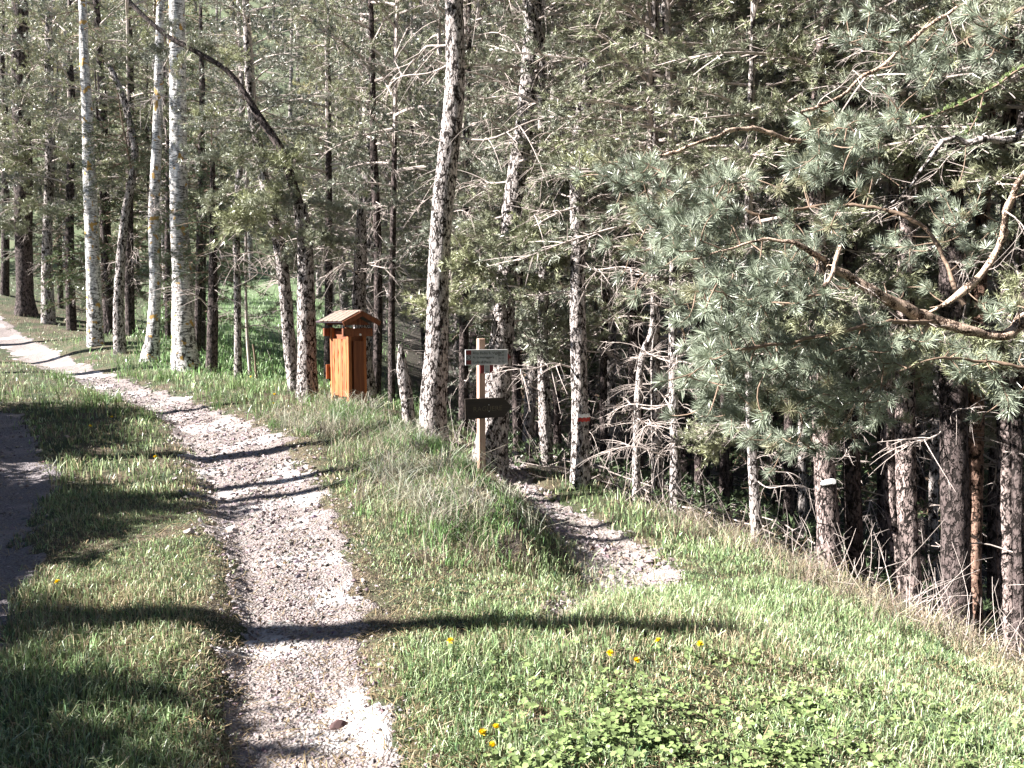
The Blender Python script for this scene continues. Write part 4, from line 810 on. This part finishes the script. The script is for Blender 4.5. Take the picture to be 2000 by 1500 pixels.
# larch twig with short bright shoots
larch = thing('larch_tree', (4.6, 3.6, float(H(4.6, 3.6))), 'young larch reaching in with short bright green shoots', 'tree'); LL = np.array(larch.location)
obj('trunk', trunk_mesh(np.array([(0,0,-.2,.05),(0,0,0,.045),(0,0,2,.03),(0,0,4.2,.01)]), M_barkdark, True, 3), larch)
for pts_, w in (([(2140,90,3.6),(2000,132,3.6),(1950,165,3.6),(1900,192,3.6),(1850,215,3.6),(1800,232,3.6)], 7), ([(1920,185,3.6),(1912,220,3.6),(1890,262,3.6)], 4)):
    P = np.array([pix(*p) - LL for p in pts_]); 
    if w == 7: P = np.vstack([[0, 0, P[0][2] - .2], P])
    C = spline(P, .022); m = MB(); m.tube(C, np.linspace(w, w * .5, len(C)) / 2 / FPX * 3.6, 6); obj('bough', m.build('bough', M_twigdark, True), larch)
    A = rdir(len(C) * 2, rn); A[:, 2] = np.abs(A[:, 2]); V, F4, F3, c = needle_mesh(np.repeat(C, 2, 0) + A * .006, A, 14, .022, .0022, .003, (.1, .7), rn, None, True); m = MB(); m.add(V, F4, 0, c); m.F3.append(F3); m.m3.append(np.zeros(len(F3))); obj('needles', m.build('needles', M_leaf), larch)

# ------------------------------------------------------------------ wooden notice pillar with a small roof
M_or = wood('orange_wood', (.46, .155, .045), (.15, .038, .012)); M_orshade = wood('shaded_wood', (.22, .065, .022), (.10, .028, .01)); M_roof = wood('roof_boards', (.27, .20, .16), (.12, .085, .07)); M_tar = plain('roof_felt', (.06, .04, .05), .8)  # darker copy of the orange wood has the unlit faces' shade put in
kp = pix(682, 806, 12.2); kz = float(H(kp[0], kp[1])); S = 12.2 / FPX
kiosk = thing('notice_pillar', (kp[0], kp[1], kz), 'orange-brown wooden notice pillar with a small gabled roof beside the path', 'notice pillar')
kiosk.rotation_euler = (0, 0, math.radians(46))
top = 1.6 - (646 - 620) * S - kz
def kpart(name, mb, mat, sm=False): return obj(name, mb.build(name, mat, sm), kiosk)
hw, dp = .135, .215
m = MB(); m.box((0, 0, (.14 + top) / 2), (hw * 2 - .05, dp * 2 - .05, top - .14)); kpart('body', m, M_orshade)
for sx in (-1, 1):
    for sy in (-1, 1):
        m = MB(); m.box((sx * hw, sy * dp, (top + .05) / 2 - .1), (.055, .055, top + .25)); kpart('corner_post', m, M_or)
# split log slabs on the sun side: rough edged boards
rk = np.random.default_rng(2)
for q, (y0, w) in enumerate([(-.13, .10), (-.025, .10), (.08, .10), (.16, .05)]):
    m = MB(); zz = np.linspace(.18 + rk.uniform(0, .05), top - .12, 14); e = rk.normal(0, .006, (14, 2)); V = []
    for i_, z in enumerate(zz): V += [(-hw + .0, y0 - w / 2 + e[i_, 0], z), (-hw - .022, y0 - w / 2 + e[i_, 0] + .008, z), (-hw - .026, y0 + w / 2 + e[i_, 1] - .008, z), (-hw, y0 + w / 2 + e[i_, 1], z)]
    F = [[a * 4 + b, a * 4 + b + 1, a * 4 + b + 5, a * 4 + b + 4] for a in range(13) for b in range(3)]; F += [[0, 1, 2, 3], [52, 53, 54, 55]]
    m.add(V, F); kpart('side_board', m, M_or)
m = MB(); m.box((.02, -dp - .018, .18 + (top - .3) / 2), (hw * 2 - .09, .02, top - .35)); kpart('front_board', m, M_orshade)
for sx in (-1, 1):   # cross beams under the roof
    m = MB(); m.box((0, sx * (dp + .035), top - .02), (hw * 2 + .26, .04, .12)); kpart('beam', m, M_orshade)
m = MB(); m.tube(np.array([(.03, -dp - .055, top - .055), (.03, -dp - .068, top - .055)]), [.017, .017], 12); kpart('bolt', m, M_wpaint)
m = MB(); m.box((-hw - .03, dp + .06, .55), (.1, .02, .22)); kpart('small_plate', m, M_or)
rw, rl, rise = .33, .36, .15
for sx in (-1, 1):
    M_ = Matrix.Translation((sx * rw / 2, 0, top + .13 + rise / 2)) @ Matrix.Rotation(sx * math.atan2(rise, rw), 4, 'Y'); L_ = math.hypot(rw, rise)
    m = MB(); m.box((0, 0, 0), (L_, rl * 2, .022), M=M_); r_ = kpart('roof', m, M_tar)
    for q in range(5):
        m = MB(); m.box((0, -rl + .06 + q * .12, .026), (L_ + .02, .108, .016), M=M_); obj('roof_board', m.build('roof_board', M_roof), r_)
    m = MB(); m.box((0, -rl - .012, -.02), (L_ + .02, .022, .07), M=M_); obj('bargeboard', m.build('bargeboard', M_orshade), r_)
m = MB(); m.prism([(-rw * .75, top + .09), (rw * .75, top + .09), (0, top + .09 + rise * .8)], -dp - .03, -dp - .01); kpart('gable', m, M_orshade)
m = MB(); m.prism([(-rw * .75, top + .09), (rw * .75, top + .09), (0, top + .09 + rise * .8)], dp + .01, dp + .03); kpart('gable', m, M_orshade)
m = MB(); m.box((0, 0, top + .13 + rise + .012), (.07, rl * 2 + .03, .02)); kpart('ridge', m, M_roof)

# ------------------------------------------------------------------ hiking signpost
M_post = wood('post_wood', (.56, .38, .29), (.38, .24, .18)); M_postend = M_post; M_sign = plain('sign_grey', (.34, .36, .36), .5, .15, 30); M_white = plain('sign_white', (.75, .75, .74), .5, .08); M_black = plain('sign_black', (.012, .012, .012), .5, .1); M_red = plain('sign_red', (.16, .012, .015), .5, .2); M_arrow = wood('arrow_wood', (.040, .028, .020), (.018, .013, .010), (2.5, 40, 40)); M_carve = plain('carved_letters', (.12, .10, .07), .9)
sp = pix(940, 940, 9.9); sz = float(H(sp[0], sp[1])); S = 9.9 / FPX
post = thing('signpost', (sp[0], sp[1], sz), 'square wooden hiking signpost with a grey route board above a dark wooden arrow', 'signpost')
PR = math.radians(8); post.rotation_euler = (0, 0, math.radians(15))
def zpx(py): return 1.6 - (py - 620) * S - sz
def text_mesh(txt, size, depth, mat, align='LEFT'):
    cu = bpy.data.curves.new('t', 'FONT'); cu.body = txt; cu.size = size; cu.extrude = depth; cu.align_x = align; cu.resolution_u = 2
    o = bpy.data.objects.new('t', cu); COL.objects.link(o); dg = bpy.context.evaluated_depsgraph_get(); me = bpy.data.meshes.new_from_object(o.evaluated_get(dg)); bpy.data.objects.remove(o); me.materials.clear(); me.materials.append(mat); return me
RZ = Matrix.Rotation(PR, 4, 'Z')
m = MB(); m.box((0, 0, zpx(661) / 2 - .15), (.085, .085, zpx(661) + .3), M=RZ, bev=.006); obj('post', m.build('post', M_post), post)
def board(cx, cz, w, h, y, mat, rot, pts=None, th=.012):
    M_ = Matrix.Translation((cx, y, cz)) @ Matrix.Rotation(rot, 4, 'Y'); m = MB()
    if pts is None: m.box((0, 0, 0), (w, th, h), M=M_, bev=.003)
    else: m.prism([(a * w / 2, b * h / 2) for a, b in pts], -th / 2, th / 2, M=M_)
    return m, M_
def txt(parent, s, x, z, size, mat, M_, y=-.0085):
    me = text_mesh(s, size, .0008, mat); o = obj('lettering', me, parent); o.matrix_local = M_ @ Matrix.Translation((x, y, z)) @ Matrix.Rotation(math.pi / 2, 4, 'X'); return o
yb = -.085
m, M_ = board((948 - 940) * S, zpx(697), 82 * S, 28 * S, yb, M_sign, 0, [(-1,-1),(.97,-1),(1,-.9),(1,.9),(.97,1),(-1,1)]); ub = obj('route_board', m.build('route_board', M_sign), post)
w2, h2 = 41 * S, 14 * S
m = MB(); 
for sz_ in (-1, 1): m.box((-w2 - .002, 0, sz_ * (h2 + .002)), (.006, .006, .006), M=M_)
m = MB(); m.box((0, -.001, h2 + .003), (w2 * 2 + .012, .018, .006), M=M_); m.box((0, -.001, -h2 - .003), (w2 * 2 + .012, .018, .006), M=M_); m.box((-w2 - .003, -.001, 0), (.006, .018, h2 * 2), M=M_); m.box((w2 + .003, -.001, 0), (.006, .018, h2 * 2), M=M_); obj('rim', m.build('rim', M_white), ub)
for q in (-1, 1): m = MB(); m.box((-w2 + .035, -.0075, q * h2 * .68), (.062, .003, h2 * .62), M=M_); obj('red_panel', m.build('red_panel', M_red), ub)
m = MB(); m.tube(np.array([(-w2 + .035, yb - .007, 0), (-w2 + .035, yb - .010, 0)]) + np.array([8 * S, 0, zpx(697)]), [.026, .026], 16); obj('emblem', m.build('emblem', M_black), ub)
m = MB(); m.tube(np.array([(-w2 + .035, yb - .0105, 0), (-w2 + .035, yb - .0115, 0)]) + np.array([8 * S, 0, zpx(697)]), [.018, .018], 16); obj('emblem_face', m.build('emblem_face', M_sign), ub)
m = MB(); m.prism([(w2 + .006, -.05), (w2 + .05, 0), (w2 + .006, .05)], -.005, .005, M=M_); obj('arrow_tip', m.build('arrow_tip', M_red), ub)
txt(ub, "Alta Badia S. Vigilio", -w2 + .085, h2 * .42, .046, M_black, M_); txt(ub, "A. la muraggera", -w2 + .085, -h2 * .14, .042, M_black, M_); txt(ub, "Colle di Pieve", -w2 + .085, -h2 * .80, .042, M_black, M_)
for q, s_ in enumerate(["1h 30", "2h 00", "2h 15", "3h 20"]): txt(ub, s_, w2 - .115, h2 * .55 - q * h2 * .43, .034, M_black, M_)
m, M_ = board((949 - 940) * S, zpx(720), 26 * S, 17 * S, -.075, M_red, 0); tp_ = obj('trail_plate', m.build('trail_plate', M_red), post)
m = MB(); m.box((0, -.009, 0), (10.5 * S, .005, 17 * S), M=M_); obj('number_panel', m.build('number_panel', M_white), tp_); m = MB(); m.box((0, -.0125, .002), (8.5 * S, .003, 14 * S), M=M_); obj('number_face', m.build('number_face', M_sign), tp_)
m = MB(); m.box((0, -.0155, -.032), (.03, .002, .005), M=M_); obj('number_mark', m.build('number_mark', M_black), tp_)
AR = math.radians(-1.5)
m, M_ = board((952 - 940) * S, zpx(796), 94 * S, 40 * S, -.088, M_arrow, AR, [(-1,-1),(.62,-.95),(1.0,.02),(.62,.95),(-1,1)], .03); ab = obj('arrow_board', m.build('arrow_board', M_arrow), post)
m = MB(); txt(ab, "RAGLIERE", -.20, -.035, .085, M_carve, M_, -.0165)
m = MB(); 
for q in (-1, 1): m.tube(np.array([(0, -.017, q * .04), (0, -.022, q * .04)]) @ np.array(M_.to_3x3()).T + np.array(M_.translation), [.005, .005], 8)
obj('screw', m.build('screw', M_white), ab)

# ------------------------------------------------------------------ single stones
def rock(label, px, py, wpx, flat=.55, tone=(1, 1, 1), seed=0):
    g = (py - 620); d = 2512 / g
    for _ in range(12): p = pix(px, py, d); d += (float(H(p[0], p[1])) - p[2]) * -1.2 * d / 1.6
    p = pix(px, py, d); zz_ = float(H(p[0], p[1])); r = wpx / 2 / FPX * d; rng = np.random.default_rng(seed)
    import bmesh
    bm = bmesh.new(); bmesh.ops.create_icosphere(bm, subdivisions=3, radius=r)
    for v in bm.verts:
        c = v.co.normalized(); f = 1 + .22 * float(vnoise(c.x * 1.7 + seed, c.y * 1.7, c.z * 1.7)) + .10 * float(vnoise(c.x * 4 + seed, c.y * 4, c.z * 4)); v.co = Vector((c.x * f * r, c.y * f * r * .8, c.z * f * r * flat))
        for nrm in ((.6, .3, .74), (-.5, -.6, .6), (.1, -.8, .5)):
            q = Vector(nrm).normalized(); e = v.co.dot(q) - r * flat * .72
            if e > 0: v.co -= q * e * .9
    me = bpy.data.meshes.new('stone'); bm.to_mesh(me); bm.free(); a = me.color_attributes.new('tone', 'FLOAT_COLOR', 'POINT')
    for i_ in range(len(a.data)): a.data[i_].color = (*tone, 1)
    me.materials.append(M_stone); o = obj('stone', me, None, (p[0], p[1], zz_ + r * flat * .35), label, 'stone'); o.rotation_euler = (rng.normal(0, .15), rng.normal(0, .15), rng.uniform(0, 6))
rock('reddish brown stone casting a shadow on the pale path, nearest the viewer', 665, 1424, 44, .7, (.32, .22, .22), 1)
rock('white stone touching the reddish brown one on the path', 640, 1434, 36, .45, (1.5, 1.5, 1.5), 2)
rock('small white stone on the right side of the path below the broad shadow', 697, 1336, 22, .7, (1.5, 1.5, 1.5), 3)
rock('flat grey stone lying in the broad shadow across the path', 482, 1246, 34, .3, (1.1, 1.15, 1.2), 4)
rock('whitish rounded stone at the grassy left margin of the path', 455, 1042, 42, .6, (1.35, 1.3, 1.25), 5)
rock('pale flat stone half sunk in the grass left of the path', 375, 1042, 44, .35, (1.3, 1.25, 1.2), 6)
rock('small dark stone just above the reddish brown one', 650, 1366, 14, .7, (.4, .35, .35), 7)
rock('small grey stone low on the path under the reddish brown one', 583, 1452, 18, .6, (.6, .6, .6), 8)
rock('cream flat stone in the grass where the side path begins', 1105, 1183, 34, .4, (1.4, 1.3, 1.1), 9)
rock('white stone in the grass on the slope side, below the bright grass', 1378, 1218, 22, .6, (1.5, 1.5, 1.5), 10)
rock('grey stone on the side path among smaller gravel', 1192, 1132, 24, .6, (1.2, 1.15, 1.15), 11)
rock('pointed white stone beside the right margin of the path', 655, 1050, 14, .8, (1.5, 1.5, 1.5), 12)
rock('pale stone at the left end of the side path shadow', 1180, 1095, 16, .7, (1.3, 1.3, 1.3), 13)

# ------------------------------------------------------------------ dandelions
M_yel = plain('dandelion_yellow', (.85, .62, .01), .6, .1, 200); M_stem = plain('stem_green', (.14, .22, .07), .5)
dm = MB(); rd = np.random.default_rng(4)
for q in range(60):
    a = rd.uniform(0, 6.28); t = rd.uniform(.1, 1.35); l = .019 * rd.uniform(.8, 1.1); d = np.array([math.cos(a) * math.sin(t), math.sin(a) * math.sin(t), math.cos(t)]); s = np.array([-math.sin(a), math.cos(a), 0]) * .0022
    dm.add([-s, s, s * 1.6 + d * l, -s * 1.6 + d * l], [[0, 1, 2, 3]])
HEAD = dm.build('flower_head', M_yel); m = MB(); m.tube(np.array([(0, 0, -.03), (.004, 0, .03), (0, 0, .075)]), [.0022] * 3, 6); STEM = m.build('stem', M_stem)
DL = [(880,1254,'dandelion alone in the grass right of the broad path shadow'),(942,1434,'leftmost dandelion of the cluster of three at the bottom'),(968,1424,'upper right dandelion of the cluster of three at the bottom'),(962,1460,'lowest dandelion of the cluster of three at the bottom'),
 (1286,1254,'large dandelion in the grass below the thin shadow line'),(1368,1260,'smaller dandelion right of the large one in the grass'),(1192,1278,'tiny dandelion left of the large one in the grass'),(1243,1292,'tiny dandelion just below and left of the large one'),
 (176,834,'dandelion in the grass strip between track and path, beyond the tree shadows'),(218,816,'half-hidden dandelion next to another in the sunlit grass strip'),(303,894,'dandelion at the path margin beside the long thin shadow'),(112,1139,'dandelion beside the shaded track'),
 (490,734,'dandelion on the grass crest before the meadow'),(536,770,'dandelion left of the leaning pine foot, above its neighbour'),(481,776,'dandelion nearest the path under the leaning pine'),(534,783,'dandelion just below its neighbour at the leaning pine foot')]
for i_, (px, py, lab) in enumerate(DL):
    d = 2512 / (py - 620) if py > 850 else 12.0
    for _ in range(14): p = pix(px, py, d); d += ((float(H(p[0], p[1])) + .07) - p[2]) * -1.0 * d / 1.6; d = min(max(d, 2.6), 15.5)
    p = pix(px, py, d); z = float(H(p[0], p[1])); o = thing('dandelion', (p[0], p[1], z), lab, 'flower', 'dandelions in the grass'); s = 1.0 if d < 7 else 1.3
    h_ = obj('flower_head', HEAD, o, (0, 0, .073)); h_.scale = (s, s, s); h_.rotation_euler = (.35, .1, i_); obj('stem', STEM, o)

# ------------------------------------------------------------------ brush on the slope edge and forest floor
m = MB(); ru = np.random.default_rng(31)
for q in range(420):
    x = ru.uniform(-1, 8); ye = np.interp(x, edge_pts[:, 0], edge_pts[:, 1]); y = ye + abs(ru.normal(.1, 1.0)) - .1
    if np.abs(line_dist(np.array([x]), np.array([y]), SIDE, SIDEW))[0] < 1.3: continue
    z = float(H(x, y)); l = ru.uniform(.2, .75); d = unit(ru.normal(size=3) * np.array([.55, .55, .2]) + np.array([0, 0, .9])); b = ru.normal(0, .25, 3) * l; s = np.linspace(0, 1, 6)[:, None]
    Q = np.array([x, y, z]) + d * s * l + b * s**2; m.tube(Q, .0035 * (1 - s[:, 0] * .6), 4)
    for w_ in range(ru.integers(0, 4)): j = ru.integers(2, 6); e = unit(ru.normal(size=3) + d) * l * .3; m.tube(np.array([Q[j], Q[j] + e * .5, Q[j] + e]), [.002, .0018, .001], 3)
obj('undergrowth', m.build('undergrowth', M_twig), kind='stuff')
m = MB(); P = []; A_ = []
for q in range(5200):
    y = ru.uniform(9, 26); x = ru.uniform(-1, 1) * y * .68
    if slope_side(np.array([x]), np.array([y]))[0] < .2 or meadow(np.array([x]), np.array([y]))[0] > .2: continue
    z = float(H(x, y)) + ru.uniform(0, .35); P.append((x, y, z)); A_.append(unit(ru.normal(size=3) + [0, 0, 1]))
V, _, F3, c = needle_mesh(np.array(P), np.array(A_), 9, .11, .022, .05, (.2, 1.3), ru, None); m.add(V, F3, 0, c)
obj('forest_undergrowth', m.build('forest_undergrowth', M_spruce), kind='stuff')
m = MB()
for q in range(260):
    y = ru.uniform(9.5, 24); x = ru.uniform(-.05, .7) * y; 
    if slope_side(np.array([x]), np.array([y]))[0] < .4: continue
    a = ru.uniform(0, 3.14); l = ru.uniform(.4, 1.6); t = np.linspace(-.5, .5, 6)[:, None]; d = np.array([math.cos(a), math.sin(a), 0]); Q = np.array([x, y, 0]) + d * t * l; Q[:, 2] = H(Q[:, 0], Q[:, 1]) + ru.uniform(.01, .12) + ru.normal(0, .25) * t[:, 0]; m.tube(Q, ru.uniform(.004, .014), 5)
obj('fallen_twig_litter', m.build('fallen_twig_litter', M_twig), kind='stuff')
